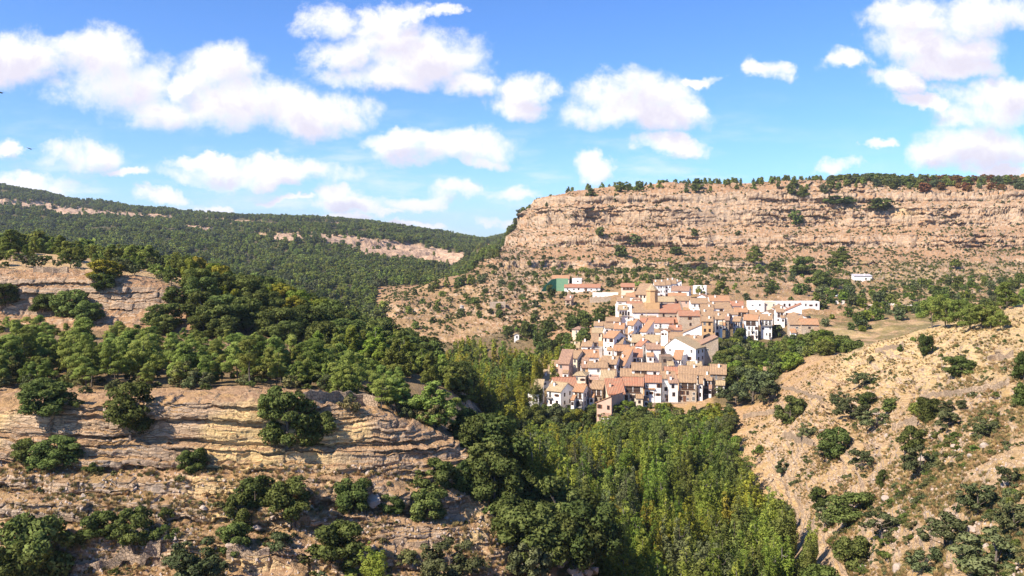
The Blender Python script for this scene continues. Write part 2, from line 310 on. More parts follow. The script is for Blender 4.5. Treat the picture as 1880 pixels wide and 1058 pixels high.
# ------------------------------------------------------------------ what covers the ground (masks by place: rock, dry grass, green herbs, forest litter)
def inpoly(poly, X, Y):
    c = np.zeros(X.shape, bool); n = len(poly)
    for i in range(n):
        x0, y0 = poly[i]; x1, y1 = poly[(i + 1) % n]
        if y0 == y1: continue
        c ^= ((y0 > Y) != (y1 > Y)) & (X < (x1 - x0) * (Y - y0) / (y1 - y0) + x0)
    return c
wob = fbm(X2 / Y2 * 60, np.log(Y2) * 30, 4, 81) * 1.6
PXW = PXR + wob * 14; PYW = PY2 + fbm(X2 / Y2 * 60, np.log(Y2) * 30, 4, 91) * 6
grass = zone(1540, 2700, 160, 300, 60, .1) * sstep(-PY2, -750, -650) * 1.0 + .35 * zR
forest = np.zeros_like(Z2); green = np.zeros_like(Z2)
farL = (Y2 > 560) & (PXR < 880) & ~((PXW > 685) & (Y2 < 770))
forest[farL] = 1
forest[(Y2 < 300) & (Y2 > 129) & (PXW < 860) & ~((Y2 > 184) & (Y2 < 262) & (PXW < 420 - (Y2 - 184) * .8))] = .55
forest[(Y2 < 130) & (Y2 > 50) & (PXW > 1010) & (PXW < 1380)] = 1
forest[(Y2 >= 128) & (Y2 + wob * 12 < 285) & (PXW > 850) & (PXW < 1320) & (PYW > 755)] = 1
forest[(Y2 >= 285) & (Y2 < 470) & (PXW < 1000)] = .7
forest[inpoly([(1330,600),(1500,600),(1580,640),(1460,660),(1400,740),(1310,745),(1300,640)], PXW, PYW) & (Y2 > 250)] = .8
rockF = [[(565,426),(600,430),(700,440),(790,452),(860,468),(840,490),(790,487),(700,472),(610,450)],
         [(-60,360),(60,372),(160,383),(320,396),(330,406),(150,397),(-60,374)],[(330,412),(400,420),(395,428),(335,420)],[(470,428),(560,428),(555,442),(470,440)],
         [(540,408),(640,410),(640,416),(540,414)],[(330,399),(450,404),(520,412),(520,418),(430,412)],[(930,0),(930,1),(931,1)]]
rockm = np.zeros_like(Z2); grass = np.maximum(grass, np.where((Y2 > 207) & (Y2 < 262) & (PXW < 420), .45, 0)); redd0 = np.where((Y2 > 180) & (Y2 < 208), .7, 0) * (PXR < 600)
for pl in rockF: rockm[inpoly(pl, PXW, PYW) & farL] = 1
forest[rockm > 0] = 0
def soften(a, n=5):
    kk = np.hanning(n + 2)[1:-1]; kk /= kk.sum(); a = a.astype(np.float32)
    for ax in (0, 1):
        b = np.zeros_like(a)
        for i, wgt in enumerate(kk): b += wgt * np.roll(a, i - n // 2, ax)
        a = b
    return a
forest = soften(forest, 9)
green[(Y2 > 560) & (PXW > 1560) & (PYW > 480)] = .6
green[(Y2 > 300) & (Y2 <= 600) & (PXR > 1480) & (PY2 > 480)] = .7
green[(Y2 > 430) & (Y2 <= 740) & (PXR > 700) & (PXR <= 1560)] = .32
green[(Y2 < 106) & (PXR < 1000)] = .12
redd = redd0 + np.where((Y2 > 400) & (Y2 < 960) & (PXR > 680), .8, 0) + np.where((Y2 < 130) & (PXR < 1000), .3, 0)
ochre = sstep(fbm(X2 / 12, Z2 / 9, 3, 101), .05, .45) * zA + sstep(fbm(X2 / 60, Z2 / 30, 3, 103), -.25, .3) * zM * sstep(PXR, 1350, 1560) * sstep(Z2, 12, 16) * (1 - sstep(Z2, 33, 37))

# ------------------------------------------------------------------ materials
def mat(name):
    m = bpy.data.materials.new(name); m.use_nodes = True; m.node_tree.nodes.clear(); t = NT(m.node_tree)
    out = t.new('ShaderNodeOutputMaterial'); b = t.new('ShaderNodeBsdfPrincipled'); b.inputs['Specular IOR Level'].default_value = .2
    b.inputs['Roughness'].default_value = .9
    t.l.new(b.outputs[0], out.inputs[0]); return m, t, b
def ground_mat():
    m, t, b = mat('ground'); geo = t.new('ShaderNodeNewGeometry'); pos = geo.outputs['Position']
    sx = t.new('ShaderNodeSeparateXYZ', i_0=geo.outputs['True Normal']); nz = sx.outputs[2]
    dist = t.new('ShaderNodeVectorMath', operation='LENGTH', i_0=pos).outputs['Value']
    n_f = t.noise(pos, 1.3, 6, .7); n_m = t.noise(pos, .22, 5, .6); n_l = t.noise(pos, .03, 4, .6)
    # strata: streaks that follow the bedding
    sp = t.new('ShaderNodeSeparateXYZ', i_0=pos)
    zt = t.m('ADD', sp.outputs[2], t.m('MULTIPLY', t.noise(pos, .08, 3), 3.0))
    sv = t.new('ShaderNodeCombineXYZ', i_0=t.m('MULTIPLY', sp.outputs[0], .12), i_1=t.m('MULTIPLY', sp.outputs[1], .12), i_2=t.m('MULTIPLY', zt, 1.6)).outputs[0]
    strata = t.noise(sv, 1.0, 5, .65)
    rock = t.mix(t.mr(strata, .3, .66), (.25, .16, .10), (.60, .44, .29))
    rock = t.mix(t.mr(n_m, .42, .68), rock, (.42, .325, .24))
    rock = t.mix(t.mr(n_f, .55, .75, 0, .6), rock, (.17, .125, .10))
    cvv = t.new('ShaderNodeVectorMath', operation='MULTIPLY', i_0=pos, i_1=(.4, .4, 1.9)).outputs[0]
    cvv = t.new('ShaderNodeVectorMath', operation='ADD', i_0=cvv, i_1=t.new('ShaderNodeVectorMath', operation='SCALE', i_0=t.new('ShaderNodeTexNoise', i_Vector=pos, i_Scale=.9, i_Detail=4.0).outputs[1], i_Scale=.7).outputs[0]).outputs[0]
    crack = t.mr(t.new('ShaderNodeTexVoronoi', feature='DISTANCE_TO_EDGE', i_Vector=cvv, i_Scale=1.0).outputs['Distance'], .0, .07)
    rock = t.mix(t.m('MULTIPLY', t.m('SUBTRACT', 1.0, crack), .7), rock, (.12, .085, .06))
    stv = t.new('ShaderNodeVectorMath', operation='MULTIPLY', i_0=pos, i_1=(.35, .35, .045)).outputs[0]
    stn = t.noise(stv, 1.0, 5, .7)
    rock = t.mix(t.mr(stn, .52, .68, 0, .65), rock, (.21, .165, .13)); rock = t.mix(t.mr(stn, .46, .3, 0, .5), rock, (.56, .37, .20))
    rock = t.mix(t.mr(t.noise(pos, .035, 4, .6), .42, .62, 0, .3), rock, (.38, .26, .165))
    oc = t.attr('ochre').outputs['Fac']
    rock = t.mix(t.m('MULTIPLY', oc, t.mr(strata, .3, .55, .4, .95)), rock, (.68, .48, .22))
    soil = t.mix(t.mr(n_f, .35, .7), (.32, .19, .10), (.53, .36, .205))
    soil = t.mix(t.mr(n_m, .45, .65, 0, .8), soil, (.42, .26, .10))
    dry = t.mix(t.mr(n_f, .3, .7), (.46, .31, .14), (.62, .46, .24))
    dry = t.mix(t.mr(n_m, .5, .7, 0, .5), dry, (.38, .27, .09))
    grn = t.mix(t.mr(n_f, .3, .7), (.055, .065, .018), (.15, .145, .045))
    lit = t.mix(t.mr(n_f, .35, .75), (.05, .055, .02), (.18, .12, .06))
    red = t.mix(t.mr(n_f, .3, .7), (.25, .125, .06), (.42, .25, .135))
    c = t.mix(t.attr('redd').outputs['Fac'], soil, red)
    c = t.mix(t.m('MULTIPLY', t.attr('grass').outputs['Fac'], t.mr(n_m, .28, .5, .45, 1.0)), c, dry)
    c = t.mix(t.m('MULTIPLY', t.attr('green').outputs['Fac'], t.mr(t.noise(pos, .11, 5, .62), .38, .55)), c, grn)
    c = t.mix(t.m('MULTIPLY', t.attr('green').outputs['Fac'], t.mr(t.noise(pos, .05, 4), .5, .6, 0, .6)), c, dry)
    steep = t.mr(t.m('ADD', nz, t.m('MULTIPLY', t.m('SUBTRACT', n_m, .5), .45)), .58, .80, 1.0, 0.0)
    stones = t.mr(n_f, .62, .68, 0, .7)
    rk = t.m('MAXIMUM', steep, t.m('MULTIPLY', t.m('MULTIPLY', stones, t.m('SUBTRACT', 1.0, t.attr('grass').outputs['Fac'], clamp=True)), t.mr(n_m, .4, .6, .15, 1.0)))
    c = t.mix(rk, c, rock)
    c = t.mix(t.attr('forest').outputs['Fac'], c, lit)
    c = t.mix(t.attr('rockm').outputs['Fac'], c, t.mix(t.mr(n_m, .4, .6), (.48, .335, .225), (.33, .21, .135)))
    t.l.new(c, b.inputs['Base Color'])
    bp = t.new('ShaderNodeBump', i_Strength=.9, i_Distance=.5, i_Height=t.m('ADD', t.noise(pos, 2.2, 6, .72), t.m('ADD', t.m('MULTIPLY', strata, .6), t.m('MULTIPLY', crack, .25))))
    t.l.new(bp.outputs[0], b.inputs['Normal'])
    return m
GM = ground_mat()
def sheet(name, X, Y, Z, m, attrs={}, sub=None):
    nc, nr = X.shape; me = bpy.data.meshes.new(name)
    co = np.stack([X, Y, Z], -1).reshape(-1, 3).astype(np.float32)
    i = (np.arange(nc - 1)[:, None] * nr + np.arange(nr - 1)[None, :]).ravel().astype(np.int32)
    q = np.stack([i, i + nr, i + nr + 1, i + 1], -1)
    me.vertices.add(len(co)); me.vertices.foreach_set('co', co.ravel())
    me.loops.add(q.size); me.loops.foreach_set('vertex_index', q.ravel())
    me.polygons.add(len(q)); me.polygons.foreach_set('loop_start', np.arange(0, q.size, 4, dtype=np.int32))
    me.update(calc_edges=True)
    for k, v in attrs.items():
        a = me.attributes.new(k, 'FLOAT', 'POINT'); a.data.foreach_set('value', np.clip(v, 0, 1).astype(np.float32).ravel())
    me.materials.append(m); o = bpy.data.objects.new(name, me); COL.objects.link(o); o['kind'] = 'structure'
    return o
sheet('valley_ground', X2, Y2, Z2 + ZC, GM, dict(rockm=rockm, grass=grass, forest=forest, green=green, redd=redd, ochre=ochre))

# ------------------------------------------------------------------ trees
rng = np.random.default_rng(5); random.seed(5)
def leaf_mat(name, c0, c1, trans=.25, hv=.06):
    m = bpy.data.materials.new(name); m.use_nodes = True; m.node_tree.nodes.clear(); t = NT(m.node_tree)
    out = t.new('ShaderNodeOutputMaterial'); pos = t.new('ShaderNodeNewGeometry').outputs['Position']
    rnd = t.new('ShaderNodeObjectInfo').outputs['Random']
    c = t.mix(t.mr(t.noise(pos, 1.1, 4, .6), .32, .68), c0, c1)
    hs = t.new('ShaderNodeHueSaturation', i_Color=c, i_Hue=t.m('ADD', .5 - hv / 2, t.m('MULTIPLY', rnd, hv)), i_Saturation=.98,
               i_Value=t.m('ADD', .72, t.m('MULTIPLY', t.m('FRACT', t.m('MULTIPLY', rnd, 7.31)), .6)))
    d = t.new('ShaderNodeBsdfDiffuse', i_Color=hs.outputs[0]); tr = t.new('ShaderNodeBsdfTranslucent', i_Color=hs.outputs[0])
    mx = t.new('ShaderNodeMixShader', i_0=trans, i_1=d.outputs[0], i_2=tr.outputs[0]); t.l.new(mx.outputs[0], out.inputs[0])
    return m
def plain(name, c0, c1, sc=3.0):
    m, t, b = mat(name); pos = t.new('ShaderNodeNewGeometry').outputs['Position']
    t.l.new(t.mix(t.mr(t.noise(pos, sc, 4, .6), .35, .65), c0, c1), b.inputs['Base Color']); return m
BARK = plain('bark', (.07, .055, .045), (.16, .13, .105)); PBARK = plain('pale_bark', (.12, .105, .085), (.22, .20, .165))
LM = dict(oak=leaf_mat('holm_oak_leaves', (.064, .090, .024), (.178, .208, .060), .34, .035),
          pine=leaf_mat('pine_needles', (.125, .168, .034), (.275, .31, .075), .38, .045),
          dpine=leaf_mat('dark_pine_needles', (.125, .168, .034), (.275, .31, .075), .38, .045),
          poplar=leaf_mat('poplar_leaves', (.115, .170, .024), (.285, .335, .060), .42, .05),
          willow=leaf_mat('willow_leaves', (.085, .112, .024), (.205, .235, .062), .35, .05),
          gold=leaf_mat('yellowing_leaves', (.16, .17, .022), (.32, .29, .04), .3, .05),
          olive=leaf_mat('grey_green_leaves', (.065, .082, .032), (.16, .175, .078), .2, .045),
          russet=leaf_mat('russet_leaves', (.13, .055, .02), (.24, .12, .045), .2, .04),
          scrub=leaf_mat('scrub_leaves', (.10, .10, .04), (.22, .20, .08), .2, .06),
          straw=leaf_mat('dry_stalks', (.28, .19, .08), (.42, .29, .13), .15, .04))
def mesh_from(name, V, Fq, mats, mi=None, nrm=None):
    me = bpy.data.meshes.new(name); V = np.asarray(V, np.float32); Fq = np.asarray(Fq, np.int32)
    me.vertices.add(len(V)); me.vertices.foreach_set('co', V.ravel())
    me.loops.add(Fq.size); me.loops.foreach_set('vertex_index', Fq.ravel())
    me.polygons.add(len(Fq)); me.polygons.foreach_set('loop_start', np.arange(0, Fq.size, 4, dtype=np.int32))
    me.update(calc_edges=True)
    for m in mats: me.materials.append(m)
    if mi is not None: me.polygons.foreach_set('material_index', np.asarray(mi, np.int32))
    if nrm is not None:
        me.polygons.foreach_set('use_smooth', np.ones(len(Fq), bool)); me.normals_split_custom_set_from_vertices(nrm)
    return me
def leaves(blobs, n, size, r, up=.25, aspect=.6, nb=.55, flat=1.0):
    """n leaf sprays on and inside a cloud of blobs (cx,cy,cz,rx,rz)"""
    B = np.array(blobs); wt = B[:, 3] ** 2; i = r.choice(len(B), n, p=wt / wt.sum())
    d = r.normal(size=(n, 3)); d[:, 2] += up; d /= np.linalg.norm(d, axis=1)[:, None]
    rad = r.uniform(.35, 1.2, n) ** .6
    c = B[i, :3] + d * np.stack([B[i, 3], B[i, 3], B[i, 4]], 1) * rad[:, None]
    nn = d + r.normal(size=(n, 3)) * .75; nn[:, 2] += .25; nn /= np.linalg.norm(nn, axis=1)[:, None]
    a = np.cross(nn, r.normal(size=(n, 3))); a /= np.linalg.norm(a, axis=1)[:, None] + 1e-9; b = np.cross(nn, a)
    s = size * r.uniform(.55, 1.35, n)[:, None]
    a = a * s; b = b * s * aspect; nn = nn * s * .25
    V = np.stack([c - a - nn, c - b * 1.0 + nn, c + a - nn, c + b + nn], 1).reshape(-1, 3)
    out = np.repeat(d * nb + nn / (s * .25) * (1 - nb), 4, 0); out /= np.linalg.norm(out, axis=1)[:, None]
    Fq = np.arange(n * 4).reshape(-1, 4)
    return V, Fq, out
def tube(pts, rads, k=6):
    pts = np.array(pts, float); V = []; Fq = []
    for j, p in enumerate(pts):
        t = pts[min(j + 1, len(pts) - 1)] - pts[max(j - 1, 0)]; t /= np.linalg.norm(t) + 1e-9
        a = np.cross(t, (.3, .9, .1)); a /= np.linalg.norm(a); b = np.cross(t, a)
        for q in range(k): V.append(p + rads[j] * (math.cos(q * 2 * math.pi / k) * a + math.sin(q * 2 * math.pi / k) * b))
    for j in range(len(pts) - 1):
        for q in range(k): Fq.append([j * k + q, j * k + (q + 1) % k, (j + 1) * k + (q + 1) % k, (j + 1) * k + q])
    return np.array(V), np.array(Fq)
def join(parts):
    V = []; Q = []; N = []; o = 0
    for v, f in parts: V.append(v); Q.append(f + o); o += len(v)
    return np.concatenate(V), np.concatenate(Q)
def trunk_of(h, r0, blobs, r, nlimb=7, lean=0.0):
    pts = [(0, 0, -.4)]; x = y = 0
    for j in range(1, 6):
        x += r.normal() * .03 * h * .3 + lean * h * .04; y += r.normal() * .03 * h * .3; pts.append((x, y, h * j / 5))
    parts = [tube(pts, [r0 * (1.15 - .17 * j) for j in range(6)])]
    B = sorted(blobs, key=lambda b: r.random())[:nlimb]
    for b in B:
        z0 = min(max(b[2] - abs(b[0]) * .5 - abs(b[1]) * .5, h * .25), h * .95); f = z0 / h * 5; q = int(min(f, 4)); p0 = np.array(pts[q]) * (1 - (f - q)) + np.array(pts[q + 1]) * (f - q)
        p1 = np.array(b[:3]); mid = (p0 + p1) / 2 + (0, 0, -.04 * h)
        parts.append(tube([p0, mid, p1], [r0 * .42, r0 * .28, r0 * .12], 5))
    return join(parts)
def crown_blobs(kind, r):
    """unit-height trees: blob cloud (cx,cy,cz,rx,rz)"""
    B = []
    if kind == 'oak':                     # broad, dense, close to the ground
        for j in range(34):
            a = r.uniform(0, 2 * math.pi); z = r.uniform(.07, .84); q = .46 * math.sqrt(max(0, 1 - ((z - .46) / .46) ** 2)) * r.uniform(.45, 1.0)
            s = r.uniform(.09, .19); B.append((q * math.cos(a), q * math.sin(a), z, s, s * .8))
    elif kind == 'olive':                 # loose
        for j in range(26):
            a = r.uniform(0, 2 * math.pi); z = r.uniform(.22, .85); q = .5 * math.sqrt(max(0, 1 - ((z - .5) / .45) ** 2)) * r.uniform(.4, 1.05)
            s = r.uniform(.07, .15); B.append((q * math.cos(a), q * math.sin(a), z, s, s * .75))
    elif kind == 'pine':                  # irregular, layered, bare lower stem
        top = r.uniform(.9, 1)
        for j in range(26):
            z = r.uniform(.36, top); q = (.30 * (1 - (z - .42) / .75) + .03) * r.uniform(.25, 1.15) ; a = r.uniform(0, 2 * math.pi)
            s = r.uniform(.06, .125) * (1.15 - .35 * z); B.append((q * math.cos(a), q * math.sin(a), z, s * 1.15, s * .62))
    elif kind == 'dense_pine':            # ovate to conical
        for j in range(34):
            z = r.uniform(.2, .95); q = .33 * (1 - z) ** .55 * r.uniform(.5, 1.05); a = r.uniform(0, 2 * math.pi)
            s = r.uniform(.07, .13) * (1.2 - .5 * z); B.append((q * math.cos(a), q * math.sin(a), z, s, s * .8))
    elif kind == 'umbrella':              # stone-pine like head
        for j in range(30):
            z = r.uniform(.26, .92); q = .42 * math.sqrt(max(0, 1 - ((z - .55) / .4) ** 2)) * r.uniform(.3, 1.05); a = r.uniform(0, 2 * math.pi)
            s = r.uniform(.08, .14); B.append((q * math.cos(a), q * math.sin(a), z, s * 1.1, s * .7))
    elif kind == 'poplar':                # tall, ascending plumes
        for k in range(7):
            a = r.uniform(0, 2 * math.pi); tilt = r.uniform(.02, .17); hh = r.uniform(.62, 1.0)
            if k == 0: tilt = 0; hh = 1
            for j in range(9):
                z = .22 + (hh - .24) * j / 8; q = tilt * (j / 8) ** .7 + .015
                s = .075 * (1 - .62 * (j / 8) ** 1.6) * r.uniform(.7, 1.25)
                B.append((q * math.cos(a) + r.normal() * .014, q * math.sin(a) + r.normal() * .014, z, s, s * 1.35))
    elif kind == 'windy':                 # plumes bent by the wind
        for k in range(9):
            a = r.uniform(0, 2 * math.pi); tilt = r.uniform(.03, .17); hh = r.uniform(.6, 1.0)
            for j in range(9):
                z = .2 + (hh - .22) * j / 8; q = tilt * (j / 8) ** .8 + .02; bend = .16 * (j / 8) ** 2
                s = .075 * (1 - .6 * (j / 8) ** 1.3) * r.uniform(.7, 1.2)
                B.append((q * math.cos(a) + bend, q * math.sin(a), z, s * 1.25, s))
    elif kind == 'shrub':
        for j in range(14):
            a = r.uniform(0, 2 * math.pi); q = r.uniform(0, .62); z = .1 + .62 * (1 - q) * r.uniform(.3, 1)
            s = r.uniform(.13, .26); B.append((q * math.cos(a), q * math.sin(a), z, s, s * .7))
    return B
SPEC = {  # form, leaf count high/low, leaf size high/low, trunk radius, trunk top
 'oak': (6500, 520, .034, .095, .035, .6), 'olive': (4200, 420, .030, .085, .03, .6), 'pine': (5200, 420, .0215, .07, .016, .93),
 'dense_pine': (5200, 420, .024, .08, .018, .9), 'umbrella': (5200, 420, .025, .08, .022, .75), 'poplar': (8500, 520, .0150, .055, .012, .9),
 'windy': (8500, 520, .0165, .055, .012, .8), 'shrub': (1500, 260, .055, .12, 0, 0)}
VAR = {}
def variants(form, leaf, lod, n=6):
    key = (form, leaf, lod)
    if key in VAR: return VAR[key]
    out = []; nh, nl, shi, slo, tr, tt_ = SPEC[form]
    for v in range(n):
        r = np.random.default_rng(100 + v * 13 + len(form)); B = crown_blobs(form, r)
        V, Q, N = leaves(B, nh if lod == 0 else nl, shi if lod == 0 else slo, r, up=.55 if form != 'poplar' else .2, aspect=.6 if form not in ('pine', 'poplar', 'windy') else .45)
        if tr:
            tv, tq = trunk_of(tt_, tr, B, r, 9 if lod == 0 else 2, lean=.8 if form == 'windy' else 0)
            if form in ('olive', 'oak') :
                pass
        tb = PBARK if leaf in ('poplar', 'gold') else BARK
        if lod == 0 or not tr:
            cm = mesh_from(form + '_crown', V, Q, [LM[leaf]], nrm=N); tm = mesh_from(form + '_trunk', tv, tq, [tb]) if tr else None
            out.append((cm, tm))
        else:
            VV = np.concatenate([V, tv]); QQ = np.concatenate([Q, tq + len(V)]); mi = [0] * len(Q) + [1] * len(tq)
            tn = np.tile([0, -.3, .95], (len(tv), 1)); 
            out.append((mesh_from(form + '_whole', VV, QQ, [LM[leaf], tb], mi), None))
    VAR[key] = out; return out
KIND = {'holm_oak': ('holm oak', 'tree'), 'pine_tree': ('pine', 'tree'), 'poplar': ('poplar', 'tree'), 'olive_tree': ('olive tree', 'tree'), 'shrub': ('shrub', 'shrub'), 'broadleaf_tree': ('tree', 'tree')}
CATEG = {'holm_oak': 'holm oak', 'pine_tree': 'pine tree', 'poplar': 'poplar', 'olive_tree': 'olive tree', 'shrub': 'shrub', 'broadleaf_tree': 'broadleaf tree', 'almond_tree': 'almond tree', 'bush': 'bush', 'willow': 'willow', 'cypress': 'cypress'}
TREES = []
def tree(name, form, leaf, loc, h, w=None, label='', group=None, lod=None, rz=None, sink=.04):
    """a tree or bush: h metres tall and w metres wide, standing at loc"""
    base = {'oak': .95, 'olive': 1.0, 'pine': .55, 'dense_pine': .6, 'umbrella': .85, 'poplar': .36, 'windy': .42, 'shrub': 1.35}[form]
    w = w or h * base; pxh = h / loc[1] * F
    if lod is None: lod = 0 if pxh > 26 else 1
    vs = variants(form, leaf, lod); cm, tm = vs[random.randrange(len(vs))]
    q_ = random.uniform(.88, 1.14); sc = (w / base * q_, w / base / q_, h); rot = (0, 0, random.uniform(0, 6.28) if (rz is None and form != 'windy') else (rz or random.uniform(-.4, .4)))
    if tm is None:
        o = bpy.data.objects.new(name, cm); COL.objects.link(o)
    else:
        o = bpy.data.objects.new(name, None); o.empty_display_size = .5; COL.objects.link(o)
        for nm, me in (('crown', cm), ('trunk', tm)):
            c = bpy.data.objects.new(nm, me); COL.objects.link(c); c.parent = o
    o.location = (loc[0], loc[1], loc[2] - sink * h); o.scale = sc; o.rotation_euler = (random.gauss(0, .05), random.gauss(0, .05), rot[2])
    o['label'] = label; o['category'] = CATEG.get(name, name.replace('_', ' '))
    if group: o['group'] = group
    TREES.append((loc[0], loc[1], w)); return o
def at_px(name, form, leaf, px, py, wpx, hpx, label, group=None, **k):
    """a tree whose foot is on the ground seen at a photo pixel"""
    p = hit(px, py)
    if p is None: return None
    return tree(name, form, leaf, p, hpx * p.y / F, wpx * p.y / F, label, group, **k)

def scatter(poly, n, D0, D1, hrange, accept_top=True, mind=.5, ok=None, seed=1):
    """random standing places whose tree tops (or feet) lie in an outline seen from the viewpoint; kept apart in metres"""
    r = random.Random(seed); xs = [p[0] for p in poly]; out = []; grid = {}
    tries = 0
    while len(out) < n and tries < n * 60:
        tries += 1
        px = r.uniform(min(xs), max(xs)); D = math.exp(r.uniform(math.log(D0), math.log(D1))) if D1 / D0 > 3 else math.sqrt(r.uniform(D0 * D0, D1 * D1))
        h = r.uniform(*hrange); X = (px - CX) / F * D; z = ground(X, D); zz = z - ZC + (h * .95 if accept_top else 0); ty = HY - zz / D * F
        if not inpoly(poly, np.array([px]), np.array([ty]))[0]: continue
        if ok and not ok(px, D, z - ZC, ty): continue
        if 1562 < px < 1608 and 496 < ty < 530: continue
        # hidden behind nearer ground?
        c = int(np.clip(np.searchsorted(pxs, px), 0, NCt - 1)); rr = int(np.clip(np.searchsorted(D2[c], D), 1, NR - 1))
        if PYmin[c, rr - 1] < ty - 1: continue
        g = (int(X / mind), int(D / mind)); md = h * .28
        bad = False
        for a in (-1, 0, 1):
            for b in (-1, 0, 1):
                for q in grid.get((g[0] + a, g[1] + b), ()):
                    if (q[0] - X) ** 2 + (q[1] - D) ** 2 < mind * mind: bad = True
        if bad: continue
        grid.setdefault(g, []).append((X, D)); out.append((X, D, z, h))
    return out

def wood(name, pts, sources, kind_label):
    """an uncountable far wood: one object that repeats a few whole trees over its points"""
    me = bpy.data.meshes.new(name); me.vertices.add(len(pts)); A = np.array(pts, np.float32)
    co = A[:, :3].copy(); co[:, 2] -= A[:, 3] * .04; me.vertices.foreach_set('co', co.ravel())
    a = me.attributes.new('tall', 'FLOAT', 'POINT'); a.data.foreach_set('value', A[:, 3].copy())
    o = bpy.data.objects.new(name, me); COL.objects.link(o); o['kind'] = 'stuff'; o['label'] = kind_label; o['category'] = name.replace('_', ' ')
    ng = bpy.data.node_groups.new(name, 'GeometryNodeTree'); ng.interface.new_socket('Geometry', in_out='INPUT', socket_type='NodeSocketGeometry'); ng.interface.new_socket('Geometry', in_out='OUTPUT', socket_type='NodeSocketGeometry')
    t = NT(ng); gi = t.new('NodeGroupInput'); go = t.new('NodeGroupOutput'); jn = t.new('GeometryNodeJoinGeometry')
    for s in reversed(sources):
        oi = t.new('GeometryNodeObjectInfo', transform_space='ORIGINAL'); oi.inputs['Object'].default_value = s; oi.inputs['As Instance'].default_value = True
        t.l.new(oi.outputs['Geometry'], jn.inputs[0])
    ip = t.new('GeometryNodeInstanceOnPoints'); t.l.new(gi.outputs[0], ip.inputs['Points']); t.l.new(jn.outputs[0], ip.inputs['Instance']); ip.inputs['Pick Instance'].default_value = True
    ri = t.new('FunctionNodeRandomValue', data_type='INT'); ri.inputs['Min'].default_value = 0; ri.inputs['Max'].default_value = len(sources) - 1
    t.l.new(ri.outputs['Value'] if ri.outputs['Value'].enabled else [x for x in ri.outputs if x.enabled][0], ip.inputs['Instance Index'])
    rr = t.new('FunctionNodeRandomValue', data_type='FLOAT_VECTOR'); rr.inputs['Max'].default_value = (0, 0, 6.28); rr.inputs['Min'].default_value = (0, 0, 0)
    t.l.new([x for x in rr.outputs if x.enabled][0], ip.inputs['Rotation'])
    na = t.new('GeometryNodeInputNamedAttribute', data_type='FLOAT'); na.inputs['Name'].default_value = 'tall'
    t.l.new([x for x in na.outputs if x.enabled][0], ip.inputs['Scale']); t.l.new(ip.outputs[0], go.inputs[0])
    md = o.modifiers.new('trees', 'NODES'); md.node_group = ng
    return o

# ------------------------------------------------------------------ village
def wallmat(name, c0, c1, c2, bump=.35, stain=.45, stones=False):
    m, t, b = mat(name); pos = t.new('ShaderNodeNewGeometry').outputs['Position']
    c = t.mix(t.mr(t.noise(pos, .5, 5, .65), .4, .62), c0, c1)
    c = t.mix(t.mr(t.noise(pos, 1.7, 5, .7), .56, .74, 0, stain), c, c2)
    sx = t.new('ShaderNodeMapping', vector_type='POINT', i_Vector=pos); sx.inputs['Scale'].default_value = (1.6, 1.6, .18)
    c = t.mix(t.mr(t.noise(sx.outputs[0], 1.0, 4, .6), .58, .76, 0, stain), c, c2)
    hgt = t.noise(pos, 3.0, 5, .7)
    if stones or bump >= .8:
        vo = t.new('ShaderNodeTexVoronoi', i_Vector=pos, i_Scale=2.4); ve = t.new('ShaderNodeTexVoronoi', feature='DISTANCE_TO_EDGE', i_Vector=pos, i_Scale=2.4); e_ = t.mr(ve.outputs['Distance'], .0, .07)
        c = t.mix(t.m('MULTIPLY', t.new('ShaderNodeSeparateColor', i_0=vo.outputs['Color']).outputs[0], .55), c, c2); c = t.mix(t.m('MULTIPLY', t.m('SUBTRACT', 1.0, e_), .5), c, (.10, .07, .05)); hgt = t.m('ADD', hgt, e_)
    t.l.new(c, b.inputs['Base Color']); bp = t.new('ShaderNodeBump', i_Strength=bump, i_Distance=.15, i_Height=hgt); t.l.new(bp.outputs[0], b.inputs['Normal'])
    return m
WM = dict(w=wallmat('white_limewash', (.82, .79, .75), (.75, .71, .66), (.50, .42, .35), .15, .5),
          c=wallmat('cream_render', (.72, .60, .46), (.65, .53, .40), (.46, .35, .25)),
          o=wallmat('ochre_render', (.54, .34, .17), (.46, .29, .15), (.33, .20, .11)),
          s=wallmat('rubble_stone', (.50, .39, .28), (.40, .30, .215), (.28, .205, .15), .9, .8),
          d=wallmat('dark_stone', (.36, .28, .21), (.28, .215, .165), (.20, .15, .115), .9, .8),
          p=wallmat('pinkish_render', (.55, .37, .29), (.48, .33, .26), (.36, .25, .19)),
          g=wallmat('grey_render', (.45, .41, .38), (.38, .34, .31), (.25, .22, .2)),
          y=wallmat('pale_stone', (.64, .51, .38), (.55, .43, .31), (.40, .31, .225), .8, .6),
          n=wallmat('green_court_paint', (.02, .10, .065), (.025, .12, .08), (.05, .12, .08), .1, .2),
          m=wallmat('light_green_court_paint', (.15, .28, .17), (.17, .3, .18), (.1, .2, .13), .1, .2))
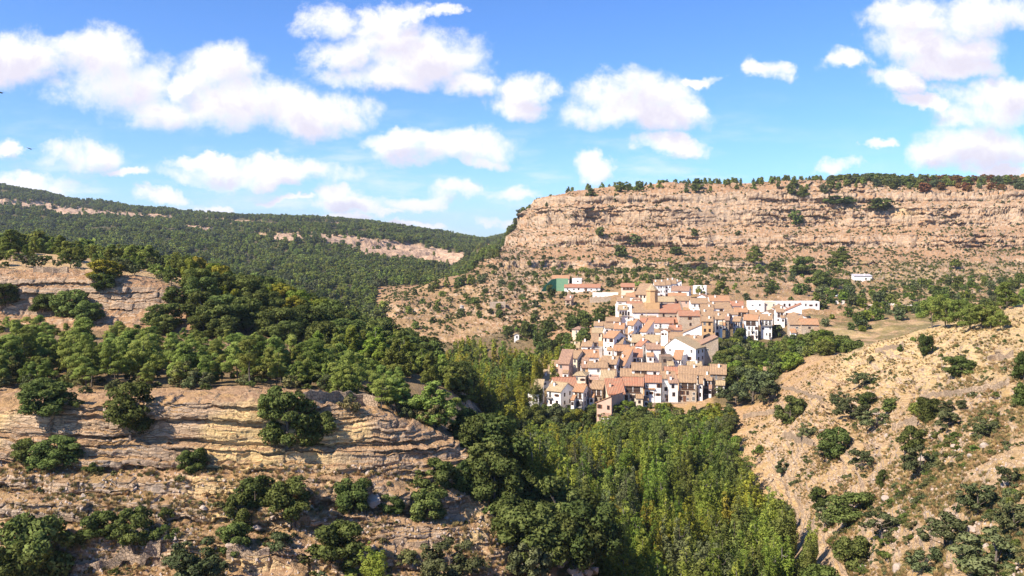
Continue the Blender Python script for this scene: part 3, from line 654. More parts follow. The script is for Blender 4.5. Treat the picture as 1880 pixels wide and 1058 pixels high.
def roofmat(name, c0, c1, c2):
    m, t, b = mat(name); tc = t.new('ShaderNodeTexCoord'); ob = tc.outputs['Object']; pos = t.new('ShaderNodeNewGeometry').outputs['Position']
    c = t.mix(t.mr(t.noise(pos, .55, 5, .7), .35, .65), c0, c1)
    c = t.mix(t.mr(t.noise(pos, 2.0, 5, .75), .46, .66, 0, .95), c, c2)
    wv = t.new('ShaderNodeTexWave', wave_type='BANDS', bands_direction='X', i_Vector=ob, i_Scale=.55); wv.inputs['Distortion'].default_value = .8
    wx = t.mr(wv.outputs['Fac'], .1, .6, .72, 1)
    c = t.mix(1.0, c, t.new('ShaderNodeCombineColor', i_0=wx, i_1=wx, i_2=wx).outputs[0], 'MULTIPLY')      # joints of the tile courses
    t.l.new(c, b.inputs['Base Color']); bp = t.new('ShaderNodeBump', i_Strength=.8, i_Distance=.12, i_Height=wv.outputs['Fac']); t.l.new(bp.outputs[0], b.inputs['Normal'])
    return m
RM = dict(t=roofmat('tan_clay_tiles', (.43, .275, .155), (.35, .225, .135), (.20, .135, .09)),
          o=roofmat('orange_clay_tiles', (.49, .24, .12), (.43, .255, .145), (.27, .17, .105)),
          r=roofmat('red_clay_tiles', (.43, .175, .10), (.41, .22, .135), (.28, .165, .11)),
          y=roofmat('yellowed_clay_tiles', (.48, .36, .21), (.41, .30, .175), (.26, .19, .12)),
          b=roofmat('brown_clay_tiles', (.42, .25, .16), (.33, .20, .14), (.22, .14, .10)),
          l=roofmat('pale_sheet', (.55, .52, .53), (.50, .47, .48), (.42, .38, .38)))
GLASS = plain('dark_glass', (.012, .012, .016), (.035, .035, .042)); GLASS.node_tree.nodes['Principled BSDF'].inputs['Roughness'].default_value = .15
WOOD = plain('brown_wood', (.10, .045, .022), (.18, .085, .045)); REDP = plain('red_shutter_paint', (.30, .05, .03), (.36, .08, .045)); IRON = plain('iron', (.03, .03, .03), (.06, .055, .05))
WHITE = plain('white_trim', (.72, .7, .66), (.8, .78, .74)); SHADE = plain('loft_interior', (.05, .035, .028), (.10, .07, .055)); CONC = plain('concrete', (.36, .33, .3), (.46, .42, .38))  # includes a dark tone painted as the shade inside lofts and belfry openings
BLUE = plain('blue_paint', (.12, .16, .30), (.18, .22, .36)); GREENC = plain('green_shade_netting', (.03, .20, .14), (.05, .25, .18))
class MB:
    """collects boxes and prisms into one mesh"""
    def __init__(s): s.v = []; s.f = []; s.mi = []
    def box(s, x0, y0, z0, x1, y1, z1, mi=0):
        n = len(s.v); s.v += [(x0, y0, z0), (x1, y0, z0), (x1, y1, z0), (x0, y1, z0), (x0, y0, z1), (x1, y0, z1), (x1, y1, z1), (x0, y1, z1)]
        for q in ((0, 3, 2, 1), (4, 5, 6, 7), (0, 1, 5, 4), (1, 2, 6, 5), (2, 3, 7, 6), (3, 0, 4, 7)): s.f.append([n + i for i in q]); s.mi.append(mi)
        return s
    def prism(s, pts, h=None, vec=(0, 0, 1), mi=0):
        """extrude a polygon of 3-D points along vec"""
        n = len(s.v); k = len(pts); s.v += [tuple(p) for p in pts] + [tuple(p[i] + vec[i] for i in range(3)) for p in pts]
        s.f.append([n + i for i in range(k)][::-1]); s.f.append([n + k + i for i in range(k)]); s.mi += [mi, mi]
        for i in range(k): j = (i + 1) % k; s.f.append([n + i, n + j, n + k + j, n + k + i]); s.mi.append(mi)
        return s
    def mesh(s, name, mats):
        me = bpy.data.meshes.new(name); me.from_pydata(s.v, [], s.f)
        for m in mats: me.materials.append(m)
        me.polygons.foreach_set('material_index', s.mi); me.update(); return me
    def build(s, name, mats, parent=None, loc=(0, 0, 0), rz=0):
        if not isinstance(mats, (list, tuple)): mats = [mats]
        o = bpy.data.objects.new(name, s.mesh(name, mats)); COL.objects.link(o); o.location = loc; o.rotation_euler.z = rz
        if parent: o.parent = parent
        return o
def tag(o, label, cat, group=None, kind=None):
    o['label'] = label; o['category'] = cat
    if group: o['group'] = group
    if kind: o['kind'] = kind
    return o
def empty(name, loc, rz=0):
    o = bpy.data.objects.new(name, None); o.empty_display_size = 1; COL.objects.link(o); o.location = loc; o.rotation_euler.z = rz; return o
def window_mesh(w, h, style):
    b = MB(); b.box(-w / 2, -.03, 0, w / 2, .05, h, 0); fr = .06
    b.box(-w / 2 - fr, -.06, -.1, w / 2 + fr, .06, 0, 1); b.box(-w / 2 - fr, -.05, h, w / 2 + fr, .06, h + fr, 1)
    b.box(-w / 2 - fr, -.05, 0, -w / 2, .06, h, 1); b.box(w / 2, -.05, 0, w / 2 + fr, .06, h, 1); b.box(-.03, -.045, 0, .03, .04, h, 1)
    if style == 'S': b.box(-w / 2 - fr - w * .5, -.075, 0, -w / 2 - fr - .02, -.01, h, 2); b.box(w / 2 + fr + .02, -.075, 0, w / 2 + fr + w * .5, -.01, h, 2)
    return b.mesh('window', [GLASS, WOOD if style != 'W' else WHITE, REDP if style == 'R' else WOOD])
WMESH = {}
def window(parent, x, y, z, w, h, style='', rz=0):
    k = (round(w, 1), round(h, 1), style)
    if k not in WMESH: WMESH[k] = window_mesh(k[0], k[1], style)
    o = bpy.data.objects.new('window', WMESH[k]); COL.objects.link(o); o.parent = parent; o.location = (x, y, z); o.rotation_euler.z = rz; return o
def balcony(parent, x, y, z, w):
    b = MB().box(-w / 2, -.95, -.14, w / 2, -.004, 0, 0); n = max(4, int(w / .35))
    for i in range(n + 1): xx = -w / 2 + .02 + (w - .04) * i / n; b.box(xx - .018, -.93, 0, xx + .018, -.9, .92, 1)
    b.box(-w / 2, -.95, .92, w / 2, -.88, .98, 1); b.box(-w / 2, -.88, .92, -w / 2 + .05, -.02, .98, 1); b.box(w / 2 - .05, -.88, .92, w / 2, -.02, .98, 1)
    return b.build('balcony', [CONC, IRON], parent, (x, y, z))
def gallery(parent, x, y, z, w, h):
    """open drying loft under the eaves: a dark panel painted as its shade, behind posts and a rail"""
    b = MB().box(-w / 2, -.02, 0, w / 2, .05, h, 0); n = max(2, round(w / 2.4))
    for i in range(n + 1): xx = -w / 2 + w * i / n; b.box(xx - .11, -.10, 0, xx + .11, -.025, h, 1)
    b.box(-w / 2, -.14, .78, w / 2, -.105, .88, 2); b.box(-w / 2 - .1, -.35, -.12, w / 2 + .1, -.025, 0, 2)
    k = max(6, int(w / .4))
    for i in range(k): xx = -w / 2 + w * (i + .5) / k; b.box(xx - .02, -.13, 0, xx + .02, -.105, .78, 2)
    return b.build('gallery', [SHADE, WHITE, WOOD], parent, (x, y, z))
def eave_place(cx, ye, H, Dmin=288, Dmax=760):
    D = Dmin
    while D < Dmax:
        if -(ye - HY) / F * D - (ground((cx - CX) / F * D, D) - ZC) <= H: break
        D += 1.0
    return D
def house(xl, xr, ye, H, typ, yaw, d, rc, wc, feat, label, pitch=25, name='house', cat='house', group='houses of the hillside village', D=None, side=''):
    yaw -= 9 if group == 'houses of the hillside village' else 0; d = d * (1.08 if typ == 'f' and d < 11 else 1.0); cx = (xl + xr) / 2; D = D or eave_place(cx, ye, H, float(np.interp(ye, [520, 560, 575, 600, 640, 740], [485, 437, 400, 350, 312, 280]))); span = (xr - xl) / F * D; ya = math.radians(yaw)
    w = max((span - d * abs(math.sin(ya)) * .9) / math.cos(ya), span * .45)
    x0 = (cx - CX) / F * D; ze = -(ye - HY) / F * D + ZC
    gz = min(ground(x0 + dx, D + dy) for dx in (-w / 2, 0, w / 2) for dy in (0, d)); gz = min(gz, ze - 3) - 1.2
    gf = ground(x0, D)
    e = empty(name, (x0, D, gz), ya); tag(e, label, cat, group)
    Hh = ze - gz; tp = math.tan(math.radians(pitch)); ov = .45; th = .22; hw = w / 2
    # local frame: front wall at y=0, back at y=d
    wb = MB()
    if typ == 'f':
        R = d / 2 * tp; prof = [(0, 0), (d, 0), (d, Hh), (d / 2, Hh + R), (0, Hh)]
        wb.prism([(-hw, y, z) for y, z in prof], vec=(w, 0, 0))
        rb = MB(); ty = d / 2 + ov
        for s in (0, 1):
            yb = -ov if s == 0 else d + ov; zb = Hh - ov * tp + .02
            pts = [(-hw - .3, yb, zb), (-hw - .3, d / 2, Hh + R + .02), (-hw - .3, d / 2, Hh + R + th + .02), (-hw - .3, yb, zb + th)]
            rb.prism(pts, vec=(w + .6, 0, 0))
        rb.box(-hw - .32, d / 2 - .16, Hh + R + th - .05, hw + .32, d / 2 + .16, Hh + R + th + .12)
        zr = lambda y: Hh + (y if y < d / 2 else d - y) * tp + th
    elif typ == 'm':
        R = d * tp; wb.prism([(-hw, y, z) for y, z in [(0, 0), (d, 0), (d, Hh + R), (0, Hh)]], vec=(w, 0, 0))
        rb = MB(); rb.prism([(-hw - .3, -ov, Hh - ov * tp + .02), (-hw - .3, d + .2, Hh + R + .2 * tp + .02), (-hw - .3, d + .2, Hh + R + .2 * tp + th + .02), (-hw - .3, -ov, Hh - ov * tp + th + .02)], vec=(w + .6, 0, 0))
        zr = lambda y: Hh + y * tp + th
    elif typ in 'gGk':             # gable end to the front; G: ridge left of centre; k: one long slope falling to the left
        rx = {'g': 0, 'G': -hw * .35, 'k': hw * .96}[typ]; R = (hw + abs(rx) * (1 if typ == 'k' else .4)) * tp
        wb.prism([(-hw, 0, 0), (hw, 0, 0), (hw, 0, Hh), (rx, 0, Hh + R), (-hw, 0, Hh)] if typ != 'k' else [(-hw, 0, 0), (hw, 0, 0), (hw, 0, Hh + R * .98), (rx, 0, Hh + R), (-hw, 0, Hh)], vec=(0, d, 0))
        rb = MB()
        for s in ((-1, 1) if typ != 'k' else (-1,)):
            xe = s * hw; tt = R / abs(rx - xe); xo = xe + s * ov; zo = Hh - ov * tt + .02
            rb.prism([(xo, -.3, zo), (rx, -.3, Hh + R + .02), (rx, -.3, Hh + R + th + .02), (xo, -.3, zo + th)], vec=(0, d + .6, 0))
        zr = lambda y: Hh + R * .6 + th
    elif typ == 'h':               # hipped
        R = min(hw, d / 2) * tp; wb.box(-hw, 0, 0, hw, d, Hh); rb = MB(); a = max(hw - d / 2, .1)
        n0 = [(-hw - ov, -ov, Hh + .01), (hw + ov, -ov, Hh + .01), (hw + ov, d + ov, Hh + .01), (-hw - ov, d + ov, Hh + .01), (-a, d / 2, Hh + R + .2), (a, d / 2, Hh + R + .2)]
        rb.v = n0; rb.f = [[0, 1, 5, 4], [1, 2, 5], [2, 3, 4, 5], [3, 0, 4], [3, 2, 1, 0]]; rb.mi = [0] * 5
        zr = lambda y: Hh + R * .5
    else:                          # flat terrace with a parapet
        wb.box(-hw, 0, 0, hw, d, Hh); rb = MB(); rb.box(-hw + .25, .25, Hh + .004, hw - .25, d - .25, Hh + .06)
        for bx in ((-hw - .03, -.03, Hh, hw + .03, .22, Hh + .55), (-hw - .03, d - .22, Hh, hw + .03, d + .03, Hh + .55), (-hw - .03, .22, Hh, -hw + .22, d - .22, Hh + .55), (hw - .22, .22, Hh, hw + .03, d - .22, Hh + .55)): rb.box(*bx, 1)
        zr = lambda y: Hh + .06
    ra = random.Random(int(xl * 13 + ye))
    if group == 'houses of the hillside village' and ra.random() < .38 and Hh > 4.5:      # lean-to additions
        sx = ra.choice((-1, 1)); aw = w * ra.uniform(.3, .5); ad = ra.uniform(1.6, 3.0); ah = Hh - ra.uniform(2.4, 4.2); x0a = hw - aw if sx > 0 else -hw
        an = MB().prism([(x0a, -.004, 0), (x0a, -ad, 0), (x0a, -ad, ah), (x0a, -.004, ah + ad * tp)], vec=(aw, 0, 0)).build('lean_to', WM[ra.choice([wc, 'w', 'w', 'c'])], e)
        MB().prism([(x0a - .2, -ad - .3, ah - .3 * tp + .02), (x0a - .2, -.01, ah + ad * tp + .02), (x0a - .2, -.01, ah + ad * tp + .22), (x0a - .2, -ad - .3, ah - .3 * tp + .22)], vec=(aw + .4, 0, 0)).build('roof', RM[ra.choice('tobty')], an)
        window(an, x0a + aw / 2, -ad, ah - 1.7, .8, 1.0)
    wb.build('wall', WM[wc], e)
    ro = rb.build('roof', [RM[rc], WM[wc]] if typ == 't' else RM[rc], e)
    # chimney
    r = random.Random(int(xl * 7 + ye * 3))
    if 'C' in feat or (r.random() < .4 and typ in 'fmg'):
        cxx = r.uniform(-hw * .6, hw * .6); cy = d * r.uniform(.25, .45); z0 = zr(cy) - .7
        cb = MB().box(cxx - .35, cy - .3, z0, cxx + .35, cy + .3, z0 + 1.9, 0).box(cxx - .45, cy - .4, z0 + 1.904, cxx + .45, cy + .4, z0 + 2.05, 1); cb.build('chimney', [WM[wc if wc in 'wc' else 'w'], RM['t']], ro)
    # openings
    vis = min(H, Hh); ztop = Hh; zg = gf - gz
    top = ztop - .5
    if 'G' in feat:
        gh = min(2.0, H * .28); gallery(e, 0, 0, ztop - .35 - gh, w * r.uniform(.72, .9), gh); top -= gh + .6
    if 'g' in feat:
        gh = min(2.0, H * .3); sx = -1 if r.random() < .5 else 1; gallery(e, sx * w * .2, 0, ztop - .35 - gh, w * .45, gh); window(e, -sx * w * .28, 0, ztop - 1.9, 1.0, 1.3)
        top -= gh + .6
    import re as _re
    mm = _re.search(r'w(\d)(\d)', feat)
    if mm:
        nc, nr = int(mm[1]), int(mm[2]); fh = min(2.9, max(1.9, (top - max(zg, ztop - 12)) / nr))
        for j in range(nr):
            z = top - 1.35 - j * fh
            if z < zg - .3: break
            for i in range(nc):
                if r.random() < .14 and nc * nr > 2: continue
                x = -hw + w * (i + .5 + r.uniform(-.12, .12)) / nc
                st = 'S' if r.random() < .2 else ('R' if 'R' in feat else ('W' if r.random() < .5 else ''))
                ww = min(.95, w / nc * .4); hh = 1.3 if r.random() < .6 else .8
                if 'B' in feat and (i + j) % 2 == 0: window(e, x, 0, z - .6, ww, 2.0, st); balcony(e, x, 0, z - .62, min(ww * 2.3, w / nc * .95))
                else: window(e, x, 0, z, ww, hh, st)
    if 'L' in feat:                # long balcony across the front
        z = top - 2.3; balcony(e, 0, 0, z, w * .9)
        for i in range(3): window(e, -hw + w * (i + .5) / 3, 0, z + .05, 1.0, 1.9)
    if 'D' in feat:
        dm = MB().box(-.6, -.05, 0, .6, .03, 2.1, 0).box(-.72, -.07, 0, -.6, .04, 2.2, 1).box(.6, -.07, 0, .72, .04, 2.2, 1).box(-.6, -.07, 2.1, .6, .04, 2.2, 1)
        dm.build('door', [WOOD, CONC], e, (r.uniform(-.3, .3) * w, 0, zg + .15))
    # side windows towards the viewer
    if yaw < -8 or 'r' in feat:
        for j in range(2): 
            for yy in (.3, .7): window(e, hw, d * yy, ztop - 2.1 - 2.8 * j, .9, 1.2, '', math.pi / 2)
    if yaw > 8:
        for j in range(2): window(e, -hw, d * .45, ztop - 2.1 - 2.8 * j, .9, 1.2, '', -math.pi / 2)
    return e

HOUSES = [
 # xl, xr, eave row, height, form, turn, depth, roof, wall, features, label
 (964,994,727,5.5,'t',-8,8,'t','w','w31R',"low white house with red shutters and flat terrace, lowest at the village's left end"),
 (977,997,717,6,'m',0,6,'y','w','w21','small white upper storey with lean-to roof beside the lowest white house'),
 (992,1041,718,8,'f',-24,9,'y','w','w22BC','broad white house with straw-coloured roof at the lower left corner of the village'),
 (1016,1062,711,6,'f',14,10,'r','w','w21','white house with worn red roof just behind the straw-roofed house'),
 (994,1022,698,3.5,'m',0,6,'y','w','w21','low white cottage with pale roof above the straw-roofed house'),
 (1046,1077,719,9,'f',-14,7,'o','w','GLw32B','white house with two tiers of balconies beside the front stone house'),
 (1078,1112,714,8,'f',-10,8,'t','s','w31G','rough stone house with open loft and tan roof above the front gabled house'),
 (1084,1134,741,10,'k',-26,9,'o','p','w22D','pinkish gabled house with long orange roof, nearest to the trees'),
 (1116,1147,723,9,'m',10,8,'r','c','w21','tall cream house with narrow red roof to the right of the front gabled house'),
 (1120,1141,712,5,'f',-8,6,'t','p','GD','small pink house with a dark loft between the cream house and the balcony house'),
 (1141,1183,708,9,'f',0,8,'r','c','GLw41','cream stone house with red-tan roof and a long wooden gallery'),
 (1182,1216,702,9.5,'f',0,7,'r','w','w32D','tall plain white house with dull red roof in the lowest row'),
 (1182,1202,714,6,'m',-4,2.5,'o','w','w21','white lean-to with orange roof built against the plain white house'),
 (1214,1241,695,10.5,'f',4,7,'t','w','w23D','tallest white house of the lowest row with a tan roof'),
 (1228,1245,703,8.5,'m',6,4,'b','w','w12','narrow white house stepping down from the tallest white house'),
 (1243,1282,702,9,'f',-3,8,'t','y','Gw32D','half stone half white house with loft at the right of the lowest row'),
 (1278,1294,704,6.5,'f',-6,7,'t','w','w12','narrow white tower-like house wedged at the right of the lowest row'),
 (1288,1311,698,6,'f',-8,7,'t','s','GLw21','stone house with dark timber gallery near the right end of the lowest row'),
 (1311,1334,707,4,'f',-10,6,'y','w','Gw21','small white house with pale roof at the far right end of the lowest row'),
 (1243,1305,688,6.5,'f',-2,9,'t','w','w41C','long tan-roofed house running behind the lowest row'),
 (1298,1338,687,8,'f',-6,11,'t','d','w42C','grey shaded house under the right end of the long tan roof'),
 (1261,1290,674,3.5,'f',0,6,'y','w','w21','small pale-roofed attic house above the long tan roof'),
 (1216,1253,686,5,'f',-4,7,'r','b' if False else 'o','w31','low house with bright red roof in the middle of the lower village'),
 (1158,1216,680,7,'f',0,8,'t','w','w51g','wide white house with long tan roof above the plain white house'),
 (1137,1183,691,5,'f',0,8,'t','w','Gw31','white house with wide tan roof and open loft above the long wooden gallery'),
 (1129,1148,700,4,'h',0,6,'r','w','w21','small white house with a hipped red roof beside the cream stone house'),
 (1103,1132,690,5,'f',4,7,'t','w','w31','white house with tan roof left of the hipped red roof'),
 (1099,1128,700,5.5,'m',-4,6,'y','w','Bw22','white house with yellowish lean-to roof and black balcony openings'),
 (1079,1101,695,5,'t',0,6,'b','p','w21','flat-topped pink brick block above the rough stone house'),
 (1049,1079,690,6,'h',-6,8,'y','c','w21','cream house with pale rounded-looking roof behind the balcony tiers'),
 (1066,1081,675,6,'m',0,6,'b','o','w12','narrow brown brick house with slanting lean-to roof'),
 (1020,1049,668,8.5,'m',-6,9,'b','p','w22','big pink-ochre house with square windows on the village left edge'),
 (1012,1028,680,5,'m',4,6,'t','w','w21','little white house tucked against the big pink-ochre house'),
 (1026,1068,657,6.5,'f',-18,9,'t','c','w31','cream house with broad tan roof above the big pink-ochre house'),
 (1064,1100,656,6,'f',8,9,'o','w','w32','white house with bright orange roof left of centre in the lower village'),
 (1049,1070,663,5,'f',0,6,'t','o','w21','small ochre house half hidden below the broad tan roof'),
 (1080,1116,675,6.5,'f',8,7,'t','w','w31','white house with tan roof below the bright orange roof'),
 (1096,1137,668,7,'f',-10,9,'t','w','GLw31','white house with galleries under a long sloping tan roof, left of centre'),
 (1124,1155,671,5.5,'m',-16,12,'o','w','Gw31','house with steep long orange slope and dark loft in the middle of the village'),
 (1045,1065,638,4.5,'f',0,7,'y','c','w21','cream cottage with yellow roof on the upper left edge'),
 (1064,1089,636,5.5,'f',-6,7,'t','w','w21','white cottage with tan roof next to the cream cottage on the left edge'),
 (1070,1107,641,4,'t',0,5,'y','g','w11','long low grey-white terrace wall house with a flat roof'),
 (1084,1099,628,5,'m',0,6,'t','w','w11','small white house below the vivid orange roof'),
 (1097,1138,620,9,'f',-30,9,'o','w','w22','white house with the most vivid orange roof and a shaded side wall'),
 (1112,1147,631,6.5,'f',-8,8,'t','w','w22B','white house with tan roof and white balcony in front of the vivid orange roof'),
 (1132,1159,631,5,'g',0,7,'y','c','w11','cream house with low rounded gable end'),
 (1127,1157,644,6,'f',4,7,'o','w','Gw31','white house with orange roof and row of loft openings, centre left'),
 (1152,1175,647,5.5,'f',-10,7,'o','w','Gw21','small white house with orange roof adjoining the row of loft openings'),
 (1158,1187,635,8,'f',-34,8,'r','w','w12','house with red roof and tall blank lavender side wall'),
 (1151,1180,655,5.5,'m',0,5,'r','w','LLw21','house with pink balconies and thin red roof above the wide white house'),
 (1146,1170,597,10,'f',-24,9,'o','w','w23','tall white house with six dark windows and orange roof'),
 (1124,1148,604,7,'f',-4,8,'o','w','w22L','white house with orange roof left of the tall six-windowed house'),
 (1110,1137,602,5,'f',6,7,'t','w','w31','white house with tan roof high on the left edge'),
 (1089,1113,598,4,'f',0,6,'t','w','w31','small pale house at the top of the left edge'),
 (1111,1139,590,4,'f',0,6,'t','p','w31','pinkish house with ragged tan roof below the tall white block'),
 (1168,1194,609,7,'m',-24,9,'o','w','w12','house with steep orange lean-to roof right of the tall six-windowed house'),
 (1156,1213,629,6,'f',-4,11,'y','s','w51G','broad house with the large yellowed roof in the village centre'),
 (1046,1071,605,5,'h',-10,8,'b','c','w31','lone villa with brown hipped roof among the trees left of the village'),
 (1085,1107,611,4,'f',0,7,'y','c','w21','low cream house with yellowed roof above the vivid orange roof'),
 (1189,1238,593,6.5,'f',0,8,'r','w','w52B','long white house with red roof directly below the church'),
 (1236,1258,592,5.5,'f',0,7,'r','c','w22','cream house with even windows adjoining the long red-roofed house'),
 (1169,1189,592,4.5,'f',-14,7,'r','w','w21','small red-roofed house under the left end of the church'),
 (1174,1206,587,4,'f',0,6,'t','c','w21','tan-roofed house against the church wall'),
 (1206,1233,608,7,'g',-16,10,'o','w','w21','white house with gable end facing the valley below the long red roof'),
 (1228,1253,606,5,'f',0,7,'r','w','w21','small house with pale red roof below the cream house with even windows'),
 (1252,1290,612,9,'k',-4,6,'t','w','w21','tall white wall with slanting top and dark shadow beside the ochre tower house'),
 (1228,1273,622,5,'f',4,9,'t','p','w31','wide tan-roofed house above the great white gable'),
 (1186,1214,641,8,'f',4,7,'b','w','w12','blank white house with tiled top right of the lavender side wall'),
 (1251,1293,629,6.5,'f',-10,9,'t','w','w31','tan-roofed white house above the balconied shaded front'),
 (1213,1284,638,8,'G',-30,9,'y','w','w32','great white gabled house with straw roof and shaded balconied side'),
 (1213,1236,657,7,'t',6,7,'b','d','w21','roofless brown stone house below the great white gable'),
 (1232,1254,660,5.5,'m',-12,6,'o','w','w31','small white house with lean-to roof at the foot of the great white gable'),
 (1281,1319,636,8,'k',8,8,'b','y','w11','pinkish stone house with one slanting roof at the right edge of the centre'),
 (1130,1161,562,9,'t',4,8,'t','w','w23B','tall white block with roof terrace left of the church'),
 (1136,1152,569,9,'m',4,4,'y','w','LRw11','white wing with pink balcony in front of the tall white block'),
 (1152,1180,562,6,'f',6,8,'r','w','w31','white house with dusty red roof behind the tall white block'),
 (1132,1157,553,5,'f',4,8,'t','w','w21','tan-roofed house at the upper left of the church'),
 (1148,1168,545,4,'f',0,7,'o','w','w21','small white house with orange roof left of the bell tower'),
 (1160,1193,541,5,'m',-14,12,'t','c','w31','long barn with pale slanting roof left of the bell tower'),
 (1173,1193,532,4,'f',0,7,'l','w','w21','small modern white house behind the long barn'),
 (1139,1166,527,4.5,'f',0,8,'r','c','G','beige pavilion with wide dark openings beyond the village'),
 (1229,1268,534,6,'f',-10,9,'b','w','w32R','white house with brown roof and red shutters beside the stepped terrace houses'),
 (1226,1262,546,4.5,'f',0,8,'o','c','w31','low house with orange roof in front of the red-shuttered house'),
 (1270,1299,527,4.5,'t',-6,8,'l','w','w21','modern white villa at the back right of the village'),
 (1276,1300,545,5,'g',-8,10,'o','w','w11','white house with gable end among the upper right roofs'),
 (1268,1302,557,4,'f',4,9,'t','w','w31','low tan-roofed house right of the church roof'),
 (1206,1240,554,5,'f',0,9,'y','c','w21','pale-roofed house right behind the church roof'),
 (1236,1270,552,4,'f',0,8,'t','p','w21','pinkish house with tan roof behind the church gable'),
 (1303,1341,553,5,'f',6,10,'o','w','w31','white house with orange roof at the top right of the village'),
 (1285,1312,569,4.5,'f',0,9,'t','s','w21','stone house with tan roof right of the red chapel roof'),
 (1304,1343,566,4.5,'f',8,10,'t','w','w31','white house with broad tan roof in the upper right quarter'),
 (1341,1367,562,4.5,'f',0,8,'r','w','w31','white house with pinkish roof near the long white warehouse'),
 (1308,1342,585,4.5,'f',0,12,'t','c','w31','house with large tan roof behind the tall narrow white house'),
 (1327,1358,577,5,'f',-6,9,'t','w','w31','pale house with tan roof behind the cliff-edge row'),
 (1348,1374,573,6,'f',0,7,'o','g','G','house with blue-painted loft rising above the cliff-edge row'),
 (1371,1397,579,5,'f',-4,8,'t','w','w21','tan-roofed house right of the blue-painted loft'),
 (1390,1425,576,6,'g',-22,10,'t','w','w22','lavender-white gabled house near the right end of the cliff-edge row'),
 (1287,1312,580,8,'f',0,9,'t','s','','stone top storey with deep eaves above the ochre tower house'),
 (1286,1311,590,14,'f',-4,7,'t','o','w23','tall ochre tower house with small square windows'),
 (1310,1329,586,14,'f',-4,8,'t','w','w24B','tall narrow white house with a red band on the cliff edge'),
 (1328,1342,588,12,'f',-10,8,'b','d','w13','narrow dark brown house in the cliff-edge row'),
 (1341,1363,590,9,'f',-16,7,'t','w','w33B','white house in half shade in the cliff-edge row'),
 (1362,1395,588,9.5,'f',-10,8,'o','w','Gw43B','white house with long balconies in the middle of the cliff-edge row'),
 (1393,1421,587,9.5,'f',-10,8,'t','w','w33BL','white balconied house at the right end of the cliff-edge row'),
 (1373,1405,556,5,'t',0,9,'l','w','w21','white garage building with a wide grey door'),
 (1403,1425,556,5,'t',0,9,'l','c','w31','cream block with three small windows beside the white garage'),
 (1426,1449,567,6,'g',6,9,'t','w','w11','white gabled shed in front of the long warehouse'),
 (1440,1475,571,9,'k',-8,9,'r','w','w13R','tall white house with red shutters at the right end of the village'),
 (1424,1441,573,7,'f',0,7,'t','w','Gw21','white house with dark loft left of the red-shuttered end house'),
 (1453,1482,583,5,'g',10,8,'t','w','w21','low white gabled house below the red-shuttered end house'),
 (1449,1479,596,7,'m',0,7,'t','y','w11','stone barn with lean-to roof on the right edge of the village'),
 (1470,1505,596,6,'f',0,8,'o','y','w11','stone barn with bright orange roof farthest right in the village'),
]
for hh in HOUSES: house(*hh)

# terrace of stepped white row houses behind the tower
for i, (x, y) in enumerate([(1200,524),(1210,524),(1220,523),(1230,521),(1240,520)]):
    house(x, x + 13, y, 9, 'k' if i == 4 else 'f', -6, 12, 't', 'w', 'w23C', ['first', 'second', 'third', 'fourth', 'last'][i] + ' from the left of the stepped white terrace houses behind the bell tower', group='stepped terrace houses', name='row_house')

# church
chD = 428
def at(px, py, D): return Vector(((px - CX) / F * D, D, -(py - HY) / F * D + ZC))
c = at(1207, 574, chD); gz = ground(c.x, chD) - 3; e = empty('church', (c.x, chD, gz), math.radians(-3)); tag(e, 'parish church with a wide two-tone tiled roof and an octagonal bell tower', 'church')
Hc = c.z - gz; w = 25.5; hw = w / 2; dp = 18.0; tp = math.tan(math.radians(23))
MB().prism([(-hw, y, z) for y, z in [(0, 0), (dp, 0), (dp, Hc), (dp / 2, Hc + dp / 2 * tp), (0, Hc)]], vec=(w * .52, 0, 0)).build('nave_wall', WM['w'], e)
MB().prism([(-hw + w * .52, y, z) for y, z in [(.02, 0), (dp, 0), (dp, Hc), (dp / 2, Hc + dp / 2 * tp), (.02, Hc)]], vec=(w * .48, 0, 0)).build('nave_wall', WM['y'], e)
def slab(x0, x1, name, m):
    b = MB()
    for s in (0, 1):
        yb = -.5 if s == 0 else dp + .5
        b.prism([(x0, yb, Hc - .5 * tp + .02), (x0, dp / 2, Hc + dp / 2 * tp + .02), (x0, dp / 2, Hc + dp / 2 * tp + .3), (x0, yb, Hc - .5 * tp + .3)], vec=(x1 - x0, 0, 0))
    return b.build(name, m, e)
slab(-hw - .4, 1.2, 'roof', RM['t']); slab(1.204, hw + .1, 'roof', RM['r'])
MB().prism([(hw + .1, y, z) for y, z in [(-.3, 0), (dp + .3, 0), (dp + .3, Hc + 1.0), (dp / 2, Hc + dp / 2 * tp + 1.5), (-.3, Hc + 1.0)]], vec=(.7, 0, 0)).build('gable_wall', WM['d'], e)
for x, z in ((-8, 2.4), (3.2, 2.1), (7, 3.4), (9.6, 3.2)): window(e, x, 0, Hc - z, .9, 1.5)
